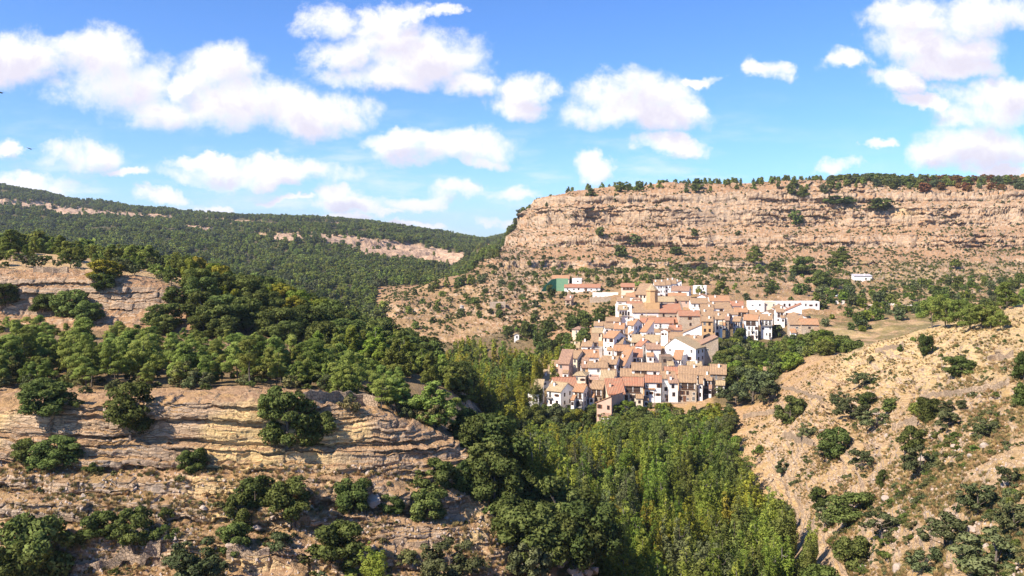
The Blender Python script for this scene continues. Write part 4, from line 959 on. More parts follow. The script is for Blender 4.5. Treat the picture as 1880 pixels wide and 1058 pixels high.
# bell tower: octagon with cornice and tiled cap, arched openings painted on as dark shade
tD = 434; tc = at(1196, 556, tD); tl = Vector((tc.x - c.x, tD - chD, tc.z - gz))
def ngon(r, z, n=8, ph=math.pi / 8): return [(tl.x + r * math.cos(ph + i * 2 * math.pi / n), tl.y + r * math.sin(ph + i * 2 * math.pi / n), z) for i in range(n)]
tow = MB(); z0 = tl.z
tow.box(tl.x - 3.6, tl.y - 3.2, 0, tl.x + 3.6, tl.y + 3.2, z0 + .2); tow.prism(ngon(3.15, z0 + .2), vec=(0, 0, 6.2)); tow.prism(ngon(3.5, z0 + .2), vec=(0, 0, .35)); tow.prism(ngon(3.55, z0 + 6.4), vec=(0, 0, .45))
tw = tow.build('bell_tower', WM['o'], e)
cap = MB(); n = ngon(3.4, z0 + 6.85); cap.v = n + [(tl.x, tl.y, z0 + 10.2)]; cap.f = [[i, (i + 1) % 8, 8] for i in range(8)] + [list(range(8))[::-1]]; cap.mi = [0] * 9; cap.build('tower_cap', RM['y'], tw)
MB().box(tl.x - .05, tl.y - .05, z0 + 10.0, tl.x + .05, tl.y + .05, z0 + 11.5).box(tl.x - .35, tl.y - .04, z0 + 10.9, tl.x + .35, tl.y + .04, z0 + 11.0).build('cross', IRON, tw)
for i in range(8):
    a = i * math.pi / 4; rr_ = 3.15 * math.cos(math.pi / 8) - .01
    if math.sin(a) > .5: continue
    b = MB(); pts = [(-.6, 0, 0), (.6, 0, 0), (.6, 0, 2.5)] + [(.6 * math.cos(q * math.pi / 6), 0, 2.5 + .6 * math.sin(q * math.pi / 6)) for q in range(1, 6)] + [(-.6, 0, 2.5)]
    b.prism(pts, vec=(0, .06, 0)); o = b.build('belfry_opening', SHADE, tw); o.location = (tl.x + rr_ * math.cos(a), tl.y + rr_ * math.sin(a), z0 + 1.6); o.rotation_euler.z = a + math.pi / 2
house(1246, 1286, 580, 10, 'f', -4, 9, 'r', 'y', 'w12', 'stone side chapel with a red roof at the right end of the church', pitch=22, name='chapel', cat='chapel', group=None)

# outlying buildings
house(1035, 1103, 528, 4.2, 'f', -8, 8, 'r', 'w', 'w61D', 'long white hall with a red roof beside the green ball court', D=560, group=None, name='hall', cat='hall')
house(1049, 1069, 513, 5, 't', -8, 9, 'l', 'w', 'w11', 'plain white block behind the long white hall', D=590, group=None)
house(1012, 1046, 512, 5, 'f', -8, 9, 'o', 'c', '', 'cream shed with orange roof behind the green ball court', D=605, group=None, name='shed', cat='shed')
e = empty('ball_court', tuple(at(1020, 533, 560)), math.radians(-8)); e.location.z -= 1.0; tag(e, 'pelota court with dark green side wall and light green front wall', 'ball court')
q = 560 / F
MB().prism([(-27 * q, 0, 0), (0, 6, 0), (0, 6, 21 * q + .9), (-9 * q, 4, 19 * q + .9), (-20 * q, 1.6, 9 * q + .6)], vec=(-.1, .4, 0)).build('side_wall', WM['n'], e)
MB().box(0, 6, 0, 22 * q, 6.5, 21 * q + 1).build('front_wall', WM['m'], e)
house(1035, 1051, 551, 3.5, 'm', -20, 6, 'b', 'y', 'w11', 'small stone hut with sloping roof below the ball court', group=None, name='stone_hut', cat='hut')
house(899, 928, 557, 2.6, 't', 0, 6, 'l', 'y', 'w11', 'low flat-roofed stone shed on the slope left of the village', group=None, name='shed', cat='shed')
house(1568, 1601, 507, 3.2, 'm', -6, 6, 'l', 'w', '', 'plain white shed on the terraces under the escarpment', group=None, name='shed', cat='shed', D=hit(1585, 516).y, pitch=9)
house(1401, 1415, 681, 3, 'f', -14, 3.5, 't', 'y', 'w11', 'tiny stone hut with dark doorway beside the dry field', group=None, name='stone_hut', cat='hut', D=296)
house(1423,1506,556,5,'t',3,6.5,'l', 'w', 'w81', 'very long white warehouse with a pale grey roof', group=None, name='warehouse', cat='warehouse')
house(944, 953, 615, 4, 'g', 0, 2.6, 'y', 'w', 'w11', 'tiny white shrine among the trees left of the village', group=None, name='shrine', cat='shrine')
def long_wall(name, pxa, pxb, pyt, h, D, m, label, th=.6):
    hb = hit((pxa + pxb) / 2, pyt + h * F / D * .8); D = hb.y if (D > 500 and hb) else D; a = at(pxa, pyt, D); b_ = at(pxb, pyt, D); L = b_.x - a.x; n = max(2, int(L / 2.5)); r = random.Random(int(pxa)); B = MB()
    pts = [(0, 0, -h)] + [(L * i / n, 0, r.uniform(-.12, .12)) for i in range(n + 1)] + [(L, 0, -h)]
    B.prism(pts, vec=(0, th, 0)); tag(B.build(name, WM[m], None, tuple(a)), label, 'wall', None, 'thing'); 
long_wall('pool_wall', 1088, 1135, 537, 3.4, 548, 'w', 'bright white wall of the swimming pool beside the long white hall')
long_wall('retaining_wall', 1083, 1121, 546, 5, 545, 'y', 'tan stone retaining wall under the white pool wall')
long_wall('ruined_wall', 928, 979, 715, 6, 306, 'y', 'broken stone enclosure wall at the lower left end of the village')
long_wall('ruined_wall', 938, 975, 724, 7, 300, 's', 'low tumbled stone wall in front of the broken enclosure')
long_wall('terrace_wall', 1178, 1262, 740, 4, 291, 's', 'dark stone terrace wall under the lowest row of white houses', 1.2)
long_wall('terrace_wall', 1418, 1452, 602, 4, 404, 'y', 'stone wall holding up the village car park', 1.2)
# round tower on the spur
e = hit(848, 577); 
if e:
    b = MB(); q = [(1.3 * math.cos(i * math.pi / 6), 1.3 * math.sin(i * math.pi / 6), -1) for i in range(12)]
    b.prism(q, vec=(0, 0, 6)); q = [(1.5 * math.cos(i * math.pi / 6), 1.5 * math.sin(i * math.pi / 6), 5.0) for i in range(12)]; b.prism(q, vec=(0, 0, .4))
    tag(b.build('round_tower', WM['g'], None, tuple(e)), 'slim grey round tower standing alone on the spur left of the village', 'tower')
# shade netting on a frame at the back right of the village
p = at(1312, 526, 575); b = MB().box(-5, 0, 0, 5, 4, .08, 0)
for x in (-4.8, 4.8):
    for y in (.2, 3.8): b.box(x - .06, y - .06, -4, x + .06, y + .06, -.004, 1)
tag(b.build('shade_canopy', [GREENC, IRON], None, tuple(p)), 'teal shade canopy at the back right of the village', 'canopy')
# parked cars
CARM = [plain('car_paint_' + n, c, c) for n, c in (('white', (.7, .7, .7)), ('silver', (.4, .41, .43)), ('dark', (.04, .045, .06)))]
TYRE = plain('tyre', (.02, .02, .02), (.03, .03, .03))
def car(px, py, D, ci, rz, label):
    p = at(px, py, D); p.z = max(p.z, ground(p.x, D) + .05); e = empty('parked_car', tuple(p), rz); tag(e, label, 'car', 'cars parked beside the village')
    MB().prism([(-2.1, -.85, .35), (2.1, -.85, .35), (2.15, -.85, .75), (1.3, -.85, .95), (-1.9, -.85, .98), (-2.15, -.85, .7)], vec=(0, 1.7, 0)).build('body', CARM[ci], e)
    MB().prism([(-1.75, -.75, .98), (1.1, -.75, .95), (.5, -.72, 1.42), (-1.4, -.72, 1.42)], vec=(0, 1.5, 0)).build('cabin', GLASS, e)
    MB().box(-1.35, -.7, 1.424, .45, .7, 1.46).build('car_roof', CARM[ci], e)
    for x in (-1.35, 1.35):
        for y in (-.87, .67):
            q = [(x + .33 * math.cos(i * math.pi / 5), y, .33 + .33 * math.sin(i * math.pi / 5)) for i in range(10)]; MB().prism(q, vec=(0, .2, 0)).build('wheel', TYRE, e)
for i, (px, py, D, ci, rz) in enumerate([(1426,599,408,0,1.2),(1433,598,410,1,1.2),(1441,598,411,0,1.3),(1530,552,478,2,.2),(1541,552,479,1,.2),(1551,551,480,0,.2),(1561,551,481,2,.2)]):
    car(px, py, D, ci, rz, ['white car parked nearest the cliff-edge row', 'silver car between two white cars in the village car park', 'white car at the right of the village car park',
        'dark car nearest the long warehouse', 'silver car second from the long warehouse', 'white car in the roadside row past the warehouse', 'dark car farthest right in the roadside row'][i])

# ------------------------------------------------------------------ trees and bushes placed one by one
GM_ = dict(o=('holm_oak', 'oak', 'oak'), v=('olive_tree', 'olive', 'olive'), p=('pine_tree', 'pine', 'pine'), P=('pine_tree', 'dense_pine', 'dpine'), u=('pine_tree', 'umbrella', 'pine'),
           b=('broadleaf_tree', 'poplar', 'poplar'), s=('bush', 'shrub', 'scrub'), S=('bush', 'shrub', 'olive'), g=('bush', 'shrub', 'pine'), y=('broadleaf_tree', 'oak', 'gold'), k=('bush', 'shrub', 'oak'))
ONE = [
 ('o',82,750,92,62,'wide dark holm oak at the top of the left crag near the picture edge'),('k',140,752,32,28,'small dark bush just right of the leftmost crag-top oak'),
 ('o',240,780,88,92,'round dark holm oak hanging over the main crag, left'),('o',528,800,92,95,'largest dark holm oak spilling down the middle of the main crag'),
 ('o',580,812,66,74,'dark holm oak joined to the lower right of the crag-spilling oak'),('o',500,760,60,60,'holm oak crowning the top of the main crag above the spilling oak'),
 ('o',55,845,62,46,'left half of the wide low oak pair on the crag'),('o',105,846,82,55,'right half of the wide low oak pair on the crag'),
 ('o',358,860,56,44,'fresh green rounded bush alone in the middle of the crag'),('k',170,870,34,30,'small green bush under the wide low oak pair'),('k',65,864,32,22,'low bush below the left half of the oak pair'),
 ('o',470,925,66,62,'upper left oak of the chain in the middle crag'),('o',538,938,82,74,'big round oak to the right of the oak chain'),('o',446,962,62,66,'middle oak of the chain descending the crag'),('o',430,1008,62,58,'lowest oak of the chain descending the crag'),
 ('o',645,935,72,68,'round oak standing alone beside the grey boulder'),('o',720,938,52,40,'low spreading oak right of the lone round oak'),('o',795,892,74,58,'upper oak of the group at the right of the crag'),
 ('o',850,902,42,62,'upright oak at the right of the upper crag group'),('o',783,948,74,60,'lower oak of the group at the right of the crag'),
 ('o',58,1062,125,150,'huge dark oak filling the lower left corner'),('o',20,1075,90,110,'dark oak cut by the left edge of the picture'),('o',180,990,62,60,'left oak of the dark pair on the lower ledge'),('o',246,990,72,70,'right oak of the dark pair on the lower ledge'),
 ('k',302,952,36,28,'small bush above the right of the lower dark pair'),('k',298,992,46,38,'bush right of the lower dark pair'),('v',365,1064,110,85,'grey-green tree at the bottom, left of centre of the crag'),
 ('o',618,1032,92,88,'ragged oak below the lower rock band'),('b',690,1080,54,88,'bright light green tree at the bottom edge'),('v',828,1070,112,92,'large grey-green tree at the bottom, right part of the crag'),
 ('v',975,1065,92,95,'grey-green tree near the bottom beside the rock buttress'),('S',515,1002,60,34,'grey scrub mound under the middle oak'),('s',560,1032,44,26,'dry scrub mound left of the ragged oak'),('s',745,1032,52,28,'low scrub right of the ragged oak'),
 ('s',638,760,46,42,'pale thin bush at the crag top beside the spilling oak'),('P',800,785,88,88,'dense pine clump at the right end of the crag top'),('p',725,758,52,72,'light pine on the crag top, left of the dense clump'),('p',700,752,40,58,'smaller light pine beside the crag-top pine'),
 ('k',900,942,30,20,'small bush on the lower right rock steps'),('g',640,1058,60,20,'low green mound at the bottom edge'),
 # right slope
 ('o',1452,770,58,50,'round dark oak casting a clear shadow on the dry slope'),('v',1382,738,80,70,'large grey-green tree by the tiny stone hut'),('v',1350,745,50,40,'smaller grey-green tree left of the large one by the hut'),('v',1412,742,40,34,'grey-green bush under the hut'),
 ('v',1543,752,34,36,'top tree of the grey-green chain on the right slope'),('v',1562,770,60,46,'middle tree of the grey-green chain on the right slope'),('v',1610,787,62,40,'lowest tree of the grey-green chain on the right slope'),
 ('v',1582,712,40,30,'flat bush on the pale rocks of the upper right slope'),('o',1592,745,38,30,'dark bush above the grey-green chain'),('o',1635,755,30,26,'small round bush in the dry grass right of the chain'),
 ('o',1705,772,46,50,'dark oak in the middle of the right slope'),('g',1682,765,28,34,'yellow-green bush beside the mid-slope oak'),('v',1742,795,46,46,'grey-green tree right of the mid-slope oak'),('v',1752,765,44,34,'ragged bush behind the mid-slope oak'),
 ('v',1813,802,46,34,'flat grey-green bush near the right edge of the slope'),('o',1700,652,28,40,'small upright oak alone in the golden grass'),('o',1765,692,62,38,'wide dark bush lying on the golden slope'),
 ('k',1652,648,18,18,'low dark bush on the upper terrace wall'),('s',1600,668,18,18,'tiny bush on the upper pale rocks'),('g',1675,629,12,13,'tiny bright green bush in the golden field'),
 ('o',1880,700,36,56,'dark tree cut by the right edge, upper'),('o',1876,748,34,58,'dark tree cut by the right edge, lower'),
 ('o',1538,832,60,54,'dark bush half way down the right slope above the wood'),('v',1482,806,36,32,'grey shrub near the upper left of the right slope'),('v',1518,848,44,34,'grey-green shrub below the half-way bush'),('v',1583,866,46,44,'ragged tree in the middle left of the right slope'),
 ('g',1393,836,26,26,'little round light bush near the wood edge'),('v',1440,874,30,34,'small grey tree near the wood edge'),('o',1619,892,20,34,'slender upright bush between the rocks'),('o',1675,824,52,48,'round oak above the pale gully'),('v',1688,874,64,64,'open olive-like tree in the middle of the right slope'),
 ('g',1786,832,26,20,'bright small bush on the stony slope'),('o',1817,796,26,20,'dark small bush on the stony slope'),('v',1850,896,40,44,'round grey-green tree near the right edge'),('v',1796,948,66,66,'large ragged grey-green tree low on the right slope'),
 ('o',1512,930,46,42,'dark tree at the foot of the right slope'),('o',1567,955,78,58,'broad dark oak at the foot of the right slope'),('v',1620,990,70,56,'broad grey-green tree next to the foot oak'),('v',1525,968,50,48,'grey tree between the wood and the foot oak'),
 ('v',1735,1010,90,70,'wide thin scrub tree near the bottom right'),('v',1825,1062,130,96,'big grey-green tree mass in the bottom right corner'),('v',1862,980,60,66,'tall grey-green tree at the right edge above the corner'),('v',1700,1058,70,54,'ragged tree at the bottom right of centre'),('o',1572,1035,70,62,'dark tree at the bottom beside the wood'),
 # grove on the saddle
 ('u',1712,604,44,62,'leftmost pine of the grove on the golden saddle'),('u',1736,603,48,64,'second pine from the left in the saddle grove'),('u',1762,602,40,56,'third pine from the left in the saddle grove'),('u',1782,606,42,50,'middle pine of the saddle grove with bare stems'),
 ('u',1801,607,44,52,'pine right of the middle of the saddle grove'),('u',1818,607,40,46,'second pine from the right in the saddle grove'),('u',1836,607,34,38,'rightmost low spreading pine of the saddle grove'),('P',1850,566,38,50,'dark conifer above the right end of the saddle grove'),
 # escarpment
 ('o',1102,433,18,17,'single round bush low on the left of the escarpment'),('o',1163,449,24,20,'round bush under the middle band of the escarpment'),('o',1140,474,24,24,'round dark bush at the foot of the left escarpment'),('o',1132,371,12,17,'small upright tree on the upper left ledge'),
 ('o',1452,357,20,20,'round dark bush under the rim, centre right'),('P',1474,367,24,28,'dark tree cluster in the notch of the rim'),('o',1463,412,28,26,'dark bush in the gully below the notch'),('o',1617,384,42,22,'dark bushes on the shelf of the big cliff'),
 ('o',1540,374,58,16,'dark band of bush along the upper shelf'),('o',1354,433,11,10,'tiny bush on the middle escarpment'),('P',1387,487,28,36,'conifer at the foot of the central escarpment'),('o',1425,499,28,20,'low bush right of the foot conifer'),
 ('o',1473,507,42,38,'large dark tree under the central escarpment'),('o',1505,527,32,32,'round tree below the escarpment, right of the large dark tree'),('o',1413,541,22,22,'round dark tree above the long warehouse'),('o',1468,542,22,22,'small dark tree above the warehouse roof'),
 ('P',1546,490,46,36,'dark clump against the foot of the cliff'),('o',1241,468,26,16,'flat bush on the lower left escarpment'),('o',1275,434,14,13,'small bush on the middle ledge of the escarpment'),('g',1755,495,28,22,'bright green bush at the cliff foot on the right'),
 ('y',1190,530,15,17,'bright yellow-green round tree behind the village'),('g',1172,527,18,14,'green round tree left of the yellow one behind the village'),('P',1497,563,18,26,'dark tree beside the right end of the warehouse'),
 ('o',1362,642,32,42,'dark tree under the cliff-edge row of houses'),('o',1425,618,26,22,'green bush at the foot of the car park wall'),('o',1013,545,18,24,'dark tree beside the green ball court'),
 # crest of the left hill
 ('P',20,470,38,50,'dark pine group at the left edge of the upper terraces'),('P',52,462,28,38,'second dark pine on the upper left terraces'),('P',125,480,32,38,'dense pine on the upper terraces'),('P',205,478,28,30,'pine among the upper terrace trees'),
 ('P',272,490,40,42,'large pine at the right end of the upper terraces'),('y',190,512,54,36,'yellow-green broadleaf tree on the upper terraces'),('o',190,532,44,32,'dark oak under the yellow-green tree'),('s',222,505,30,34,'reddish brown shrub beside the yellow-green tree'),
 ('P',160,474,26,30,'pine between the dense pine and the terrace trees'),('P',240,482,28,34,'pine left of the large terrace pine'),('o',80,572,50,34,'dark oak on the upper left rock band, left'),('o',130,580,70,50,'dark oak group under the upper rock band'),('o',160,590,52,40,'dark oak right of the group under the upper rock band'),('o',10,560,56,40,'dark oak at the left picture edge below the terraces'),
]
for (k, px, py_, w_, h_, lb) in ONE:
    n, f, l = GM_[k]; at_px(n, f, l, px, py_, w_, h_, lb, sink=.15 if k == 'o' and py_ > 700 else .04)

BASEW = {'oak': .95, 'olive': 1.0, 'pine': .55, 'dense_pine': .6, 'umbrella': .85, 'poplar': .36, 'windy': .42, 'shrub': 1.35}
PEND = []
FOOT = [(975,9,'olive-green tree hiding the foot of the lowest white house'),(998,8,'dark round tree below the lowest white houses'),(1022,9,'broad tree under the straw-roofed white house'),(1046,7.5,'tree left of the front gabled house foot'),
 (1068,8.5,'tree standing before the balcony tiers'),(1092,6.5,'low tree under the front gabled house'),(1126,7.5,'tree right of the front gabled house foot'),(1150,9.5,'tall tree below the long wooden gallery'),(1172,7,'tree at the foot of the wall under the gallery house')]
for i, (px, h, lb) in enumerate(FOOT):
    D = 277 + (i * 7) % 9; X = (px - CX) / F * D; tree('broadleaf_tree', ('oak', 'olive', 'oak')[i % 3], ('willow', 'oak', 'olive', 'poplar')[i % 4], (X, D, ground(X, D)), h, h * 1.0, lb, 'trees at the foot of the village')
def many(name, form, leaf, poly, n, D0, D1, hr, what, group, mind=2.5, wf=None, **k):
    pts = scatter(poly, n, D0, D1, hr, mind=mind, **k)
    for (X, D, z, h) in pts:
        lf = leaf(X, D) if callable(leaf) else (random.choice(leaf) if isinstance(leaf, (list, tuple)) else leaf)
        PEND.append((name, form, lf, (X, D, z), h, h * BASEW[form] * (wf or 1) * random.uniform(.85, 1.2), what, group, hr))
# pines on the slope above the crag
many('pine_tree', 'pine', 'pine', [(-20,560),(100,585),(290,585),(450,605),(620,625),(760,680),(850,735),(800,745),(600,700),(300,690),(-20,690)], 140, 126, 200, (4, 8.5), 'light green airy pine on the slope above the left crag', 'airy pines above the crag', 2.8, wf=.95)
many('pine_tree', 'dense_pine', ['dpine', 'pine'], [(-20,600),(300,600),(620,640),(830,740),(600,700),(-20,690)], 30, 126, 200, (4, 8), 'denser pine on the slope above the left crag', 'airy pines above the crag', 4)
many('broadleaf_tree', 'olive', ['willow', 'olive', 'scrub'], [(-20,620),(300,620),(620,650),(830,740),(600,710),(-20,700)], 40, 124, 190, (2.5, 5), 'loose broadleaf tree on the slope above the left crag', 'mixed growth above the crag', 3)
many('bush', 'shrub', ['oak', 'scrub', 'olive'], [(-20,640),(300,640),(600,680),(850,760),(850,770),(600,735),(-20,725)], 90, 122, 170, (1.0, 2.6), 'low undergrowth bush beneath the airy pines', 'undergrowth beneath the pines', 2.0)
many('broadleaf_tree', 'olive', ['willow', 'olive', 'oak', 'dpine'], [(-20,455),(300,470),(330,505),(200,510),(-20,500)], 45, 207, 262, (2, 4.5), 'small tree on the upper left terraces', 'small trees of the upper left terraces', 3)
# oaks on the crest and shaded flank
many('holm_oak', 'oak', 'oak', [(250,535),(330,490),(500,505),(650,560),(780,610),(860,680),(740,680),(600,610),(450,600),(270,580)], 150, 180, 330, (4.5, 8), 'dark holm oak in the dense belt on the left hill', 'dense oak belt on the left hill', 3.6, wf=1.15)
many('broadleaf_tree', 'oak', ['poplar', 'willow', 'gold'], [(290,480),(330,462),(520,500),(640,555),(560,560),(400,520)], 60, 200, 300, (5, 8), 'yellow-green broadleaf tree on the crest of the left hill', 'light broadleaf trees on the crest', 3.5, wf=.9)
many('pine_tree', 'dense_pine', 'dpine', [(0,410),(120,430),(300,455),(420,480),(560,535),(420,520),(280,500),(100,470),(0,470)], 75, 225, 330, (4, 7.5), 'dark pine on the top of the left hill', 'dark pines on the hill top', 4.5)
many('broadleaf_tree', 'dense_pine', ['pine', 'poplar', 'dpine'], [(560,600),(700,590),(800,640),(860,700),(800,740),(640,680)], 70, 170, 320, (6, 10), 'mid green pine on the flank running down to the river', 'pines on the river flank', 4)
# river wood
def rleaf(X, D):
    px = CX + X / D * F; n = float(fbm(np.array([X / 13]), np.array([D / 13]), 2, 77)[0])
    if n > .22: return 'gold' if random.random() < .45 else 'poplar'
    if n < -.25: return random.choice(['willow', 'olive', 'dpine'])
    if px < 1180 and D > 170: return random.choice(['willow', 'willow', 'gold', 'poplar', 'olive'])
    return random.choice(['poplar', 'poplar', 'poplar', 'willow'])
POPC = [(960,772),(1010,778),(1100,782),(1200,764),(1300,768),(1340,800),(1355,850),(1430,905),(1500,955),(1535,1058),(1120,1060),(1110,1000),(1040,880),(1000,820)]
okr = lambda px, D, z, ty: z < -44
many('poplar', 'poplar', rleaf, POPC, 300, 128, 292, (9, 20), 'tall poplar in the river wood below the village', 'poplars of the river wood', 3.3, ok=okr, wf=1.0)
many('willow', 'windy', ['willow', 'poplar', 'willow'], [(1090,756),(1200,752),(1310,758),(1350,800),(1360,860),(1290,850),(1200,830),(1120,800)], 60, 190, 292, (11, 16), 'wind-bent olive-green tree at the top of the river wood', 'wind-bent trees of the river wood', 3.6, ok=okr, wf=1.3)
many('broadleaf_tree', 'oak', ['willow', 'poplar', 'olive'], [(1000,790),(1340,790),(1500,1000),(1520,1058),(1100,1058)], 80, 125, 290, (4, 7.5), 'rounded tree filling the floor of the river wood', 'understorey of the river wood', 4.2, ok=okr, wf=1.05)
many('broadleaf_tree', 'oak', ['willow', 'poplar', 'olive', 'gold', 'oak'], [(985,748),(1340,745),(1340,800),(985,800)], 110, 262, 298, (2.5, 6.5), 'leafy tree under the lowest houses', 'trees at the foot of the village', 2.6, wf=1.2)
many('broadleaf_tree', 'oak', ['willow', 'olive', 'scrub', 'oak', 'poplar'], [(985,738),(1345,738),(1345,785),(985,785)], 90, 268, 302, (1.6, 4.6), 'low leafy tree against the lowest houses', 'trees at the foot of the village', 2.2, wf=1.3)
many('holm_oak', 'oak', 'oak', [(840,742),(960,770),(1040,860),(1108,945),(1060,952),(1022,968),(1012,1058),(985,1058),(950,930),(900,850),(850,800)], 130, 108, 300, (5, 9), 'dark holm oak at the foot of the left crag by the river wood', 'dark oaks along the gorge', 3.2, wf=1.1)
many('poplar', 'poplar', ['willow', 'gold', 'poplar'], [(790,650),(860,610),(1000,640),(1045,610),(1060,640),(1030,660),(1000,690),(940,740),(880,745),(830,730)], 170, 250, 460, (8, 14), 'slim yellow-green riverside tree left of the village', 'riverside trees left of the village', 4.2, wf=1.5)
many('holm_oak', 'oak', 'oak', [(960,590),(1060,570),(1130,560),(1100,590),(1050,640),(1000,660)], 40, 330, 480, (4, 8), 'dark tree on the bank between the river and the village', 'dark trees beside the village', 4.5)
many('broadleaf_tree', 'oak', ['willow', 'poplar', 'olive', 'oak', 'willow'], [(1325,615),(1400,625),(1500,600),(1580,625),(1530,650),(1440,665),(1350,740),(1300,700)], 120, 290, 420, (4, 8), 'green tree in the ravine to the right of the village', 'trees of the ravine right of the village', 3.8, wf=1.1)
many('broadleaf_tree', 'oak', ['olive', 'willow', 'dpine', 'poplar', 'oak'], [(1480,500),(1600,520),(1700,510),(1885,500),(1885,560),(1700,560),(1600,600),(1520,600),(1500,560)], 150, 380, 660, (3, 6.5), 'tree among the green terraces right of the village', 'trees of the terraces right of the village', 5, wf=1.1)
# scattered growth between the village and the escarpment
many('bush', 'shrub', ['oak', 'olive', 'scrub', 'willow', 'poplar'], [(720,540),(900,470),(1000,450),(1100,470),(1560,480),(1885,480),(1885,545),(1500,545),(1340,545),(1130,520),(980,560),(1040,600),(960,610),(760,600)], 300, 430, 800, (1.4, 3.4), 'rounded bush on the terraced slope around the village', 'bushes of the terraced slopes', 4)
many('almond_tree', 'oak', ['oak', 'dpine', 'willow', 'olive'], [(700,550),(900,470),(1000,465),(1100,470),(1560,470),(1560,530),(1340,540),(1130,515),(980,560),(1060,600),(960,610),(760,600)], 260, 420, 780, (2.8, 5.5), 'small dark tree on the terraced slope around the village', 'small trees of the terraced slopes', 5)
# escarpment rim
RIM = [(985,378),(1010,352),(1060,336),(1200,330),(1400,322),(1600,318),(1885,322),(1885,350),(1600,340),(1400,338),(1200,345),(1060,360),(1010,378),(985,392)]
many('pine_tree', 'dense_pine', ['dpine', 'pine', 'dpine', 'oak'], [p for p in RIM], 190, 850, 1080, (6, 13), 'dark tree standing along the rim of the escarpment', 'trees on the escarpment rim', 4, wf=1.5)
many('broadleaf_tree', 'oak', ['russet', 'russet', 'olive'], [(1690,322),(1800,318),(1885,320),(1885,350),(1700,342)], 110, 820, 1000, (6, 10), 'reddish-brown tree on the right part of the rim', 'russet trees on the rim', 4.5, wf=1.2)
many('broadleaf_tree', 'oak', ['olive', 'willow', 'olive'], [(1490,322),(1600,314),(1700,320),(1700,345),(1500,342)], 70, 820, 1000, (7, 12), 'pale green broadleaf tree on the centre right of the rim', 'pale green trees on the rim', 4.5, wf=1.2)
many('bush', 'shrub', ['oak', 'olive', 'scrub', 'oak'], [(960,470),(1000,372),(1100,355),(1500,345),(1885,350),(1885,500),(1400,500),(1000,480)], 330, 700, 930, (1.2, 3.6), 'bush clinging to the ledges of the escarpment', 'bushes on the escarpment ledges', 4)
# right slope and crag scrub
many('bush', 'shrub', ['scrub', 'olive', 'scrub', 'oak'], [(1360,760),(1500,680),(1700,640),(2040,560),(2040,1058),(1540,1058),(1440,880)], 190, 75, 262, (.4, 1.4), 'low tuft of scrub on the dry right slope', 'scrub tufts of the right slope', 2.0)
many('bush', 'shrub', ['scrub', 'olive', 'oak', 'scrub', 'straw'], [(0,850),(850,860),(980,960),(1000,1058),(0,1058)], 150, 84, 118, (.3, 1.0), 'small scrub tuft on the ledges of the left crag', 'scrub tufts on the left crag', 1.2)
# far woods, too many to count
src = []
def source(form, leaf, x, D):
    o = tree('pine_tree', form, leaf, (x, D, ground(x, D)), 7, None, 'pine on the far hillside beyond the valley', 'first pines of the far hillside', lod=1); return o
def src_mesh(form, leaf, i): return variants(form, leaf, 1)[i][0]
for i, (f, l) in enumerate((('oak', 'dpine'), ('dense_pine', 'dpine'), ('oak', 'oak'), ('dense_pine', 'pine'), ('oak', 'olive'))):
    o = bpy.data.objects.new('pine_tree', src_mesh(f, l, i % 3)); COL.objects.link(o); X = -60 + i * 9; o.location = (X, 640, ground(X, 640)); o.scale = (8, 8, 8)
    tag(o, ['rounded deep green', 'pointed deep green', 'darkest rounded', 'light green pointed', 'grey-green rounded'][i] + ' pine at the foot of the far forested hillside', 'pine tree', 'pines of the far valley'); src.append(o)
def far_points(n, D0, D1, x0, x1, hr, excl, seed):
    r = np.random.default_rng(seed); D = np.sqrt(r.uniform(D0 ** 2, D1 ** 2, n)); px = r.uniform(x0, x1, n)
    c = np.clip(np.searchsorted(pxs, px), 0, NCt - 1); out = []
    h = r.uniform(hr[0], hr[1], n)
    for i in range(n):
        a = D2[c[i]]; j = min(int(np.searchsorted(a, D[i])), NR - 1); z = Z2[c[i], j]; ty = HY - (z + h[i]) / D[i] * F; fy = HY - z / D[i] * F
        if PYmin[c[i], max(j - 2, 0)] < ty - 1: continue
        if excl(px[i], fy, D[i], r): continue
        out.append(((px[i] - CX) / F * D[i], D[i], z + ZC, h[i]))
    return out
RP = [np.array(p) for p in rockF]
def exF(px, fy, D, r):
    if px > 690 and D < 770: return True
    for pl in rockF:
        if inpoly(pl, np.array([px + r.normal() * 2]), np.array([fy + r.normal() * .8]))[0] and r.random() < .95: return True
    if fnoise(px, fy) > .3 and r.random() < .75: return True
    return False
def fnoise(px, fy): return float(vnoise(np.array([px / 22]), np.array([fy / 7]), 5)[0])
pts = far_points(52000, 560, 2300, -520, 915, (5, 10), exF, 3)
print('far wood', len(pts)); wood('far_forest', pts, src, 'dark green pine forest covering the far hillside on the left')
pts = far_points(2500, 300, 600, -200, 800, (6, 11), lambda px, fy, D, r: px > 700 and D > 420, 4)
print('valley wood', len(pts)); wood('valley_forest', pts, src, 'dense wood in the valley behind the left hill')
pts = far_points(3000, 1000, 3300, 900, 990, (6, 10), lambda *a: False, 6)
wood('distant_forest', pts, src, 'blue-green wood on the distant hill at the head of the valley')

